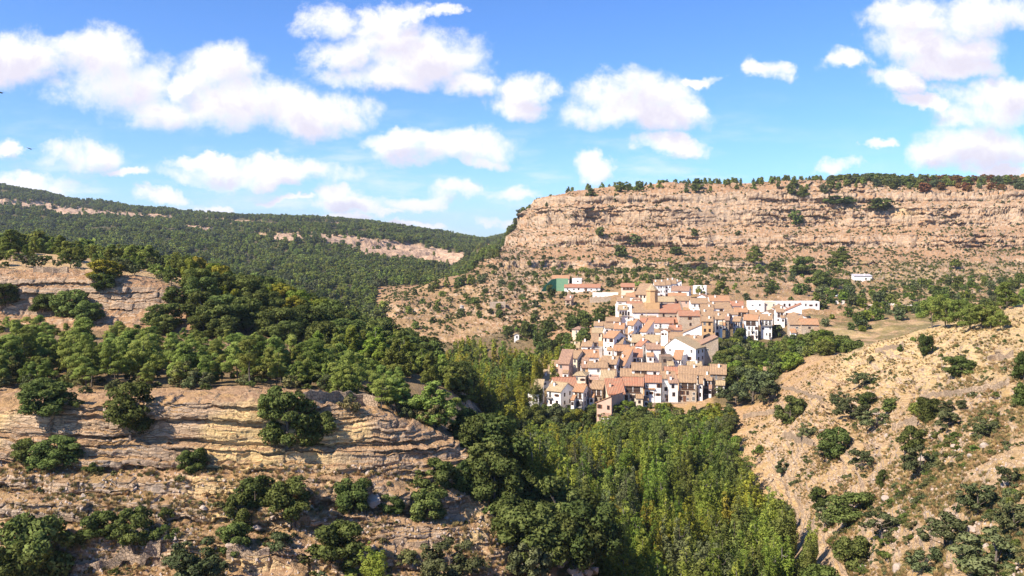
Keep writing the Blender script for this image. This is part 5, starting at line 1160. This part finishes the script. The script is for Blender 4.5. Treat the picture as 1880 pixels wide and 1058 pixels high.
# two birds high over the valley
for i, (px, py_, D, lb) in enumerate([(4, 171, 90, 'dark bird gliding at the left edge of the sky'), (57, 274, 110, 'tiny dark bird lower in the left sky')]):
    b = MB(); s = .35
    b.v = [(0, -.25, 0), (.06, 0, .03), (0, .3, 0), (-.06, 0, .03), (.75, -.12, .16), (.5, .08, .12), (-.75, -.12, .16), (-.5, .08, .12), (0, 0, -.07)]
    b.f = [[0, 1, 8], [1, 2, 8], [2, 3, 8], [3, 0, 8], [0, 3, 1], [1, 3, 2], [1, 5, 4], [1, 4, 0], [3, 6, 7], [3, 0, 6], [1, 2, 5], [3, 7, 2]]; b.mi = [0] * 12
    tag(b.build('bird', IRON, None, tuple(at(px, py_, D)), 1.1), lb, 'bird', 'birds in the sky')

# ------------------------------------------------------------------ every scattered tree gets its own words
MARKS = [('the rounded oak on the main crag', 240, 740), ('the crag-spilling oak', 540, 760), ('the wide low oak pair', 90, 820), ('the lone crag bush', 358, 840), ('the descending oak chain', 450, 940), ('the lone grey boulder', 686, 907),
 ('the lower left corner oak', 60, 990), ('the dark oak pair of the lower ledge', 215, 960), ('the bottom grey-green tree', 365, 1020), ('the light green bottom tree', 690, 1040), ('the right crag oak group', 800, 900), ('the rock buttress', 1060, 1010),
 ('the upper left rock band', 150, 530), ('the yellow-green terrace tree', 190, 490), ('the upper left terraces', 60, 480), ('the crag-top pine clump', 805, 740), ('the ruined enclosure', 955, 725), ('the lowest white house', 980, 735), ('the front gabled house', 1110, 755),
 ('the long wooden gallery', 1160, 725), ('the tallest low-row white house', 1228, 730), ('the right end of the lowest row', 1322, 715), ('the tiny stone hut', 1408, 685), ('the clear-shadow oak', 1452, 748), ('the grey-green slope chain', 1575, 755), ('the golden-slope bush', 1766, 675),
 ('the saddle pine grove', 1775, 580), ('the orange-roofed barn', 1488, 600), ('the long warehouse', 1465, 558), ('the white terrace shed', 1585, 508), ('the bell tower', 1197, 540), ('the ball court', 1018, 522), ('the long white hall', 1070, 528), ('the round tower', 848, 572), ('the white shrine', 948, 618),
 ('the brown-roofed villa', 1058, 608), ('the yellow round tree', 1190, 522), ('the rim notch', 1474, 350), ('the left end of the escarpment', 990, 400), ('the ochre cliff', 1780, 395), ('the central foot conifer', 1387, 470), ('the large dark escarpment tree', 1473, 490), ('the big cliff shelf', 1617, 378),
 ('the village car park', 1434, 600), ('the cliff-edge row', 1375, 600), ('the half-way slope bush', 1538, 815), ('the mid-slope oak', 1705, 745), ('the pale gully', 1660, 850), ('the foot oak', 1567, 925), ('the bottom right corner tree', 1825, 1010), ('the picture\'s lower right corner', 1870, 1050), ('the picture\'s bottom middle', 1300, 1050),
 ('the poplar tops\' middle', 1220, 880), ('the wood\'s right tip', 1440, 920), ('the left hill\'s crest', 480, 520), ('the left hill\'s right shoulder', 680, 600), ('the picture\'s left edge', 10, 620), ('the gorge mouth', 940, 850), ('the dense flank', 330, 560), ('the pale rocks of the pine slope', 470, 640), ('the rim\'s middle', 1250, 335), ('the rim\'s right end', 1850, 330), ('the small rim trees', 1110, 345)]
COLW = dict(oak='dark green', pine='light green', dpine='deep green', poplar='fresh green', willow='olive-green', gold='yellowing', olive='grey-green', russet='russet', scrub='dull green', straw='straw-coloured')
NOUN = dict(holm_oak='holm oak', pine_tree='pine', poplar='poplar', willow='willow', broadleaf_tree='broadleaf tree', almond_tree='orchard tree', bush='bush', olive_tree='olive-like tree', boulder='boulder')
def where(loc):
    px = CX + loc[0] / loc[1] * F; py_ = HY - (loc[2] - ZC) / loc[1] * F
    m = min(MARKS, key=lambda q: (q[1] - px) ** 2 + (q[2] - py_) ** 2); dx = px - m[1]; dy = py_ - m[2]
    if abs(dx) < 9 and abs(dy) < 9: return 'close by ' + m[0], px
    if abs(dx) > 2.2 * abs(dy): r = 'right of' if dx > 0 else 'left of'
    elif abs(dy) > 2.2 * abs(dx): r = 'below' if dy > 0 else 'above'
    else: r = ('lower' if dy > 0 else 'upper') + (' right of' if dx > 0 else ' left of')
    return r + ' ' + m[0], px
ORD = ['leftmost', 'second from left', 'third from left', 'fourth from left', 'fifth from left', 'sixth from left', 'seventh from left', 'eighth from left']
def name_all(items):
    """items: (object, size word, colour word, noun, location)"""
    by = {}
    for o, sz, cw_, nn_, loc in items:
        wh, px = where(loc); by.setdefault((sz, cw_, nn_, wh), []).append((px, loc[1], o))
    def cut(t_):
        w_ = t_.split(); return t_ if len(w_) <= 16 else ' '.join(x for x in w_ if x not in ('medium', 'tall', 'small', 'plain', 'large', 'the', 'grey', 'tree'))
    for (sz, cw_, nn_, wh), L in by.items():
        L.sort(key=lambda q: q[:2]); base = ' '.join(x for x in (sz, cw_, nn_, wh) if x)
        for i, (px, _, o) in enumerate(L):
            o['label'] = cut(base if len(L) == 1 else (ORD[i] + ' ' + base if i < len(ORD) else ('rightmost ' if i == len(L) - 1 else 'further ') + base))
def plant_all():
    cnt = {}
    for o in COL.objects:
        if o.parent is None and 'category' in o: k = o.name.split('.')[0]; cnt[k] = cnt.get(k, 0) + 1
    byname = {}
    for p in PEND: byname.setdefault(p[0], []).append(p)
    items = []; rest = {}
    for nm, L in byname.items():
        L.sort(key=lambda p: -p[4] * p[5] / p[3][1] ** 2); room = max(0, 285 - cnt.get(nm, 0))
        for i, (n, form, lf, loc, h, w, what, group, hr) in enumerate(L):
            if i < room:
                o = tree(n, form, lf, loc, h, w, what, group); q = (h - hr[0]) / (hr[1] - hr[0])
                items.append((o, 'small' if q < .33 else ('tall' if q > .66 else 'medium'), COLW[lf], NOUN[n], loc))
            else: rest.setdefault((group, n), []).append((form, lf, loc, h, w, what))
    for (group, n), L in rest.items():
        combos = []
        for f in sorted({(a[0], a[1]) for a in L}): combos.append(f)
        srcs = []
        for (f, lf) in combos[:6]:
            a = next(q for q in L if (q[0], q[1]) == (f, lf)); L.remove(a)
            o = tree(n, f, lf, a[2], a[3], a[4], a[5], group, lod=1); items.append((o, 'plain', COLW[lf], NOUN[n], a[2])); srcs.append(o)
        if L:
            big = {'bush': 'scrub', 'pine_tree': 'pine_wood', 'broadleaf_tree': 'thicket', 'holm_oak': 'oak_wood', 'almond_tree': 'orchard_growth', 'poplar': 'poplar_wood'}.get(n, 'growth')
            f = 1.35 if n == 'bush' else 1.0
            wood(big, [(*a[2], a[3]) for a in L], srcs, 'further small ' + NOUN[n] + ' growth among the ' + group)
    name_all(items)
plant_all()

# ------------------------------------------------------------------ blocks of fallen limestone
def rockmat():
    m, t, b = mat('limestone'); pos = t.new('ShaderNodeNewGeometry').outputs['Position']
    c = t.mix(t.mr(t.noise(pos, .9, 5, .65), .35, .65), (.42, .32, .245), (.34, .285, .24)); c = t.mix(t.mr(t.noise(pos, 4, 5, .7), .55, .75, 0, .7), c, (.19, .15, .12))
    t.l.new(c, b.inputs['Base Color']); bp = t.new('ShaderNodeBump', i_Strength=.8, i_Distance=.08, i_Height=t.noise(pos, 6, 5, .7)); t.l.new(bp.outputs[0], b.inputs['Normal']); return m
LIME = rockmat()
import bmesh
ROCKS = []
for v in range(6):
    bm = bmesh.new(); bmesh.ops.create_icosphere(bm, subdivisions=3, radius=1); r = random.Random(v); ph = [r.uniform(0, 9) for _ in range(3)]
    pl = [Vector((r.gauss(0, 1), r.gauss(0, 1), r.gauss(0, .8))).normalized() for _ in range(9)]; dd = [r.uniform(.62, .9) for _ in pl]
    for q in bm.verts:
        d = q.co.normalized(); s = min([1.15] + [c_ / max(d.dot(n_), 1e-3) for n_, c_ in zip(pl, dd) if d.dot(n_) > .05]); q.co = d * s * (1 + .05 * math.sin(d.x * 9 + ph[0]) * math.sin(d.y * 8 + ph[1]) * math.sin(d.z * 10))
    me = bpy.data.meshes.new('boulder'); bm.to_mesh(me); bm.free(); me.materials.append(LIME); ROCKS.append(me)
RI = []
def boulder(X, Y, s, z=None, group='limestone blocks fallen on the slopes'):
    o = bpy.data.objects.new('boulder', random.choice(ROCKS)); COL.objects.link(o); zz = ground(X, Y) if z is None else z
    o.scale = (s * random.uniform(.8, 1.3), s * random.uniform(.7, 1.1), s * random.uniform(.5, .85)); o.rotation_euler = (random.uniform(-.25, .25), random.uniform(-.25, .25), random.uniform(0, 6.28))
    o.location = (X, Y, zz + s * .15); tag(o, 'limestone block', 'boulder', group); RI.append((o, 'small' if s < .5 else ('large' if s > 1.1 else 'medium'), random.choice(['grey']), 'limestone boulder', (X, Y, zz))); return o
random.seed(77)
def rocks_in(poly, n, s0, s1):
    xs = [p[0] for p in poly]; ys = [p[1] for p in poly]; k_ = 0
    while k_ < n:
        px = random.uniform(min(xs), max(xs)); py_ = random.uniform(min(ys), max(ys))
        if not inpoly(poly, np.array([px]), np.array([py_]))[0]: continue
        k_ += 1; p = hit(px, py_)
        if p is None or p.y > 330: continue
        boulder(p.x, p.y, s0 + (s1 - s0) * random.random() ** 2.2)
rocks_in([(850,825),(900,830),(950,890),(965,940),(930,950),(880,905),(845,860)], 46, .35, 1.3)
rocks_in([(1020,990),(1060,962),(1100,978),(1105,1055),(1030,1058)], 34, .6, 1.5)
rocks_in([(0,860),(820,850),(930,960),(960,1040),(0,1040)], 55, .15, .5)
rocks_in([(1370,800),(1500,690),(1640,650),(1880,640),(1880,1058),(1600,1058),(1450,880)], 70, .25, 1.1)
rocks_in([(380,590),(500,600),(520,690),(300,690)], 14, .3, .9)
o = hit(686, 912); boulder(o.x, o.y, 1.3); RI[-1][0]['label'] = 'lone big grey boulder between two round oaks on the crag'; RI.pop()
name_all(RI)
# small loose stones and dry grass: nobody could count them
def ground_points(polys, n, Dmax, hr, seed, ok=None):
    r = random.Random(seed); out = []
    for poly, share in polys:
        xs = [p[0] for p in poly]; ys = [p[1] for p in poly]; m = int(n * share); k_ = 0
        while k_ < m:
            k_ += 1; px = r.uniform(min(xs), max(xs)); py_ = r.uniform(min(ys), max(ys))
            if not inpoly(poly, np.array([px]), np.array([py_]))[0]: continue
            p = hit(px, py_)
            if p is None or p.y > Dmax: continue
            if ok and not ok(p): continue
            out.append((p.x, p.y, p.z, r.uniform(*hr)))
    return out
CRAG = [(-160,845),(830,860),(980,960),(1000,1062),(-60,1062)]; SLOPE = [(1330,790),(1450,690),(1600,625),(1700,607),(2050,540),(2050,1062),(1560,1062),(1440,880)]
ps = ground_points([(CRAG, .3), (SLOPE, .7)], 6000, 280, (.06, .2), 5)
srcs = [boulder(*q, group='small stones beside the scree') for q in ((-30, 100, .25), (52, 120, .25), (60, 130, .25))]
for q_, lb in zip(srcs, ('small loose stone on the left crag ledges', 'small loose stone low on the right slope', 'small loose stone higher on the right slope')): q_['label'] = lb
wood('loose_stones', [(a, b, c_ + .0, h) for a, b, c_, h in ps], srcs, 'loose pale stones strewn over the crag ledges and the dry slope')
def tuft_mesh(leaf):
    r = np.random.default_rng(8); n = 46; V = []; Q = []
    for i in range(n):
        a = r.uniform(0, 6.28); q = r.uniform(0, .38); t_ = r.uniform(.1, .5); h = r.uniform(.45, 1.0); b0 = np.array([q * math.cos(a), q * math.sin(a), 0]); d = np.array([math.cos(a) * t_, math.sin(a) * t_, h]); s_ = np.array([-math.sin(a), math.cos(a), 0]) * .05
        V += [b0 - s_, b0 + s_, b0 + d * 1.0 + s_ * .3, b0 + d - s_ * .3]; Q.append([4 * i, 4 * i + 1, 4 * i + 2, 4 * i + 3])
    return mesh_from('grass_tuft', np.array(V), np.array(Q), [LM[leaf]])
gs = []
for i, lf in enumerate(('straw', 'straw', 'scrub')):
    o = bpy.data.objects.new('grass_tuft', tuft_mesh(lf)); COL.objects.link(o); X, Y = ((-20, 101), (60, 150), (70, 160))[i]; o.location = (X, Y, ground(X, Y)); o.scale = (.5, .5, .5)
    tag(o, ('dry grass tuft on the left crag', 'dry grass tuft on the right slope', 'greenish grass tuft on the right slope')[i], 'grass tuft', 'tufts of grass'); gs.append(o)
ps = ground_points([(CRAG, .10), (SLOPE, .9)], 46000, 285, (.28, .6), 6, ok=lambda p: fbm(np.array([p.x / 5]), np.array([p.y / 5]), 3, 401)[0] > -.12)
wood('dry_grass', ps, gs, 'dry golden grass growing between the rocks of the crag and the right slope')

# low scrub over the terraced slopes and the ledges of the escarpment
def low_scrub(n, seed):
    r = random.Random(seed); out = []; N_ = 0
    while N_ < n:
        N_ += 1; px = r.uniform(700, 1900); D = r.uniform(430, 930); X = (px - CX) / F * D
        nz_ = float(fbm(np.array([X / 16]), np.array([D / 9]), 3, 55)[0]) + (.12 if px > 1500 and D < 640 else 0) + (.1 if 430 < D < 740 else .0)
        if nz_ < -.02: continue
        z = ground(X, D); ty = HY - (z + 1 - ZC) / D * F; c_ = int(np.clip(np.searchsorted(pxs, px), 0, NCt - 1)); rr_ = int(np.clip(np.searchsorted(D2[c_], D), 2, NR - 1))
        if PYmin[c_, rr_ - 2] < ty - 1: continue
        if 1120 < px < 1530 and D < 560: continue
        out.append((X, D, z, r.uniform(.6, 2.0)))
    return out
sb = []
for i, lf in enumerate(('scrub', 'olive', 'willow', 'oak')):
    X, D = -30 + i * 12, 655; sb.append(tree('bush', 'shrub', lf, (X, D, ground(X, D)), 1.6, 2.2, ['dull green', 'grey-green', 'olive-green', 'dark green'][i] + ' low bush on the open slope above the round tower', 'bushes of the terraced slopes', lod=1))
wood('low_scrub', low_scrub(22000, 12), sb, 'low scrub and herbs covering the terraced slopes and escarpment ledges')

sb = []
for i, (lf, px, py_) in enumerate((('scrub', 1500, 760), ('olive', 1640, 900), ('willow', 1770, 860))):
    p = hit(px, py_); sb.append(tree('bush', 'shrub', lf, p, 1.1, 1.6, ['dull green low bush near the top of the dry right slope', 'grey-green low bush in the middle of the dry right slope', 'olive-green low bush on the right of the dry right slope'][i], 'scrub tufts of the right slope', lod=0))
ps = ground_points([(SLOPE, 1)], 5200, 275, (.35, 1.25), 16, ok=lambda p: fbm(np.array([p.x / 11]), np.array([p.y / 11]), 3, 611)[0] > .12 + .25 * (p.y > 200))
wood('slope_scrub', ps, sb, 'low scrub growing in drifts over the dry right slope')
# ------------------------------------------------------------------ dry stone walls of the terraces
def dry_wall(pts, h, label, mtl='s'):
    P_ = []
    for (a, b_), (c_, d_) in zip(pts[:-1], pts[1:]):
        n_ = max(2, int(abs(c_ - a) / 6))
        for i in range(n_): q = hit(a + (c_ - a) * i / n_, b_ + (d_ - b_) * i / n_); P_.append(q)
    P_ = [p for p in P_ if p is not None]; zs = [p.z for p in P_]; B = MB(); o = P_[0].copy(); r = random.Random(len(label)); prev = None
    ys = np.convolve(np.pad([p.y for p in P_], 2, 'edge'), np.ones(5) / 5, 'valid')
    P_ = [Vector((p.x * y / p.y, y, ground(p.x * y / p.y, y))) for p, y in zip(P_, ys)]; o = P_[0].copy()
    for p in P_:
        hh_ = h * r.uniform(.8, 1.1); q = [(p.x - o.x, p.y - o.y, p.z - o.z - .8), (p.x - o.x, p.y - o.y + .7, p.z - o.z - .8), (p.x - o.x, p.y - o.y + .6, p.z - o.z + hh_), (p.x - o.x, p.y - o.y + .08, p.z - o.z + hh_)]
        n0 = len(B.v); B.v += q
        if prev is not None:
            for i in range(4): j = (i + 1) % 4; B.f.append([prev + i, n0 + i, n0 + j, prev + j]); B.mi.append(0)
        else: B.f.append([n0, n0 + 1, n0 + 2, n0 + 3]); B.mi.append(0)
        prev = n0
    B.f.append([prev + 3, prev + 2, prev + 1, prev]); B.mi.append(0)
    tag(B.build('dry_stone_wall', LIMEW, None, tuple(o)), label, 'stone wall', 'dry stone terrace walls', 'thing')
LIMEW = wallmat('dry_stone', (.46, .34, .23), (.38, .28, .19), (.22, .16, .11), 1.0, .7)
dry_wall([(556,738),(610,737),(660,742),(700,750)], 1.5, 'rubble wall along the top of the crag right of the spilling oak')
dry_wall([(215,1008),(262,996),(312,996)], .9, 'short dry wall below the dark oak pair on the lower ledge')
dry_wall([(115,1056),(200,1046),(300,1040)], 1.0, 'long dry wall at the bottom left of the picture')
dry_wall([(415,1036),(500,1034)], .8, 'dry wall right of the bottom grey-green tree')
dry_wall([(1365,770),(1405,763),(1445,757)], 1.6, 'pale terrace wall left of the clear-shadow oak')
dry_wall([(1390,712),(1450,716),(1520,742)], 1.0, 'low wall bounding the dry field by the tiny hut')
dry_wall([(1608,648),(1665,642)], 1.6, 'wall stub below the golden field')
dry_wall([(1690,735),(1760,728),(1860,712)], 1.2, 'long wall crossing the upper right slope')
dry_wall([(1640,792),(1665,784),(1690,782)], 1.5, 'pale wall segment beside the mid-slope oak')
dry_wall([(1815,662),(1868,658)], 1.5, 'grey wall near the right edge of the golden slope')
dry_wall([(1440,800),(1480,822),(1500,830)], 1.8, 'slanting pale wall near the grey shrub')
dry_wall([(60,500),(130,503)], 1.4, 'upper terrace wall left, above the upper left rock band')
dry_wall([(0,478),(70,479)], 1.2, 'highest terrace wall at the left edge of the picture')

# ------------------------------------------------------------------ the air between
hz = MB().box(-9500, -120, -25, 9500, 9300, ZC + 330).build('haze', [], None); hz['kind'] = 'stuff'; hz['label'] = 'thin blue haze in the air of the valley'
m = bpy.data.materials.new('haze'); m.use_nodes = True; m.node_tree.nodes.clear(); t = NT(m.node_tree)
vo = t.new('ShaderNodeVolumePrincipled'); vo.inputs['Color'].default_value = (.78, .87, 1, 1); vo.inputs['Density'].default_value = .00006; vo.inputs['Anisotropy'].default_value = .2
t.l.new(vo.outputs[0], t.new('ShaderNodeOutputMaterial').inputs['Volume']); hz.data.materials.append(m)
S.cycles.volume_bounces = 0

# the lane leading past the warehouse
P_ = [hit(px, py_) for px, py_ in ((1508, 557), (1540, 556), (1580, 557), (1620, 560), (1660, 563), (1700, 563), (1740, 560))]
ys = [p.y for p in P_]; V_ = []; Q_ = []
for i in range(61):
    f = i / 10; j = min(int(f), 5); a = P_[j].lerp(P_[j + 1], f - j)
    for w_ in (-2.2, 2.2): V_.append((a.x, a.y + w_, ground(a.x, a.y + w_) + .25))
    if i: n_ = 2 * i; Q_.append([n_ - 2, n_, n_ + 1, n_ - 1])
o = bpy.data.objects.new('lane', mesh_from('lane', V_, Q_, [plain('pale_gravel', (.42, .36, .30), (.5, .44, .37), 1.0)])); COL.objects.link(o); o['kind'] = 'structure'

# labels must single out: split any that still coincide by distance
seen_ = {}
for o in COL.objects:
    if o.parent is None and 'label' in o and o.get('kind') != 'stuff': seen_.setdefault(o['label'], []).append(o)
for lb, L in seen_.items():
    if len(L) > 1:
        L.sort(key=lambda q: q.location.y)
        for i, q in enumerate(L):
            t_ = ['nearest', 'second nearest', 'third nearest', 'farther', 'farthest'][min(i, 4)] + ' ' + ' '.join(x for x in lb.split() if x not in ('second', 'third', 'fourth', 'fifth', 'leftmost') or 1)
            w_ = t_.split(); q['label'] = t_ if len(w_) <= 16 else ' '.join([x for x in w_ if x not in ('the', 'green', 'medium')][:16])
for o in COL.objects:
    if 'label' in o and len(o['label'].split()) > 16: print('LONG', o['label'])
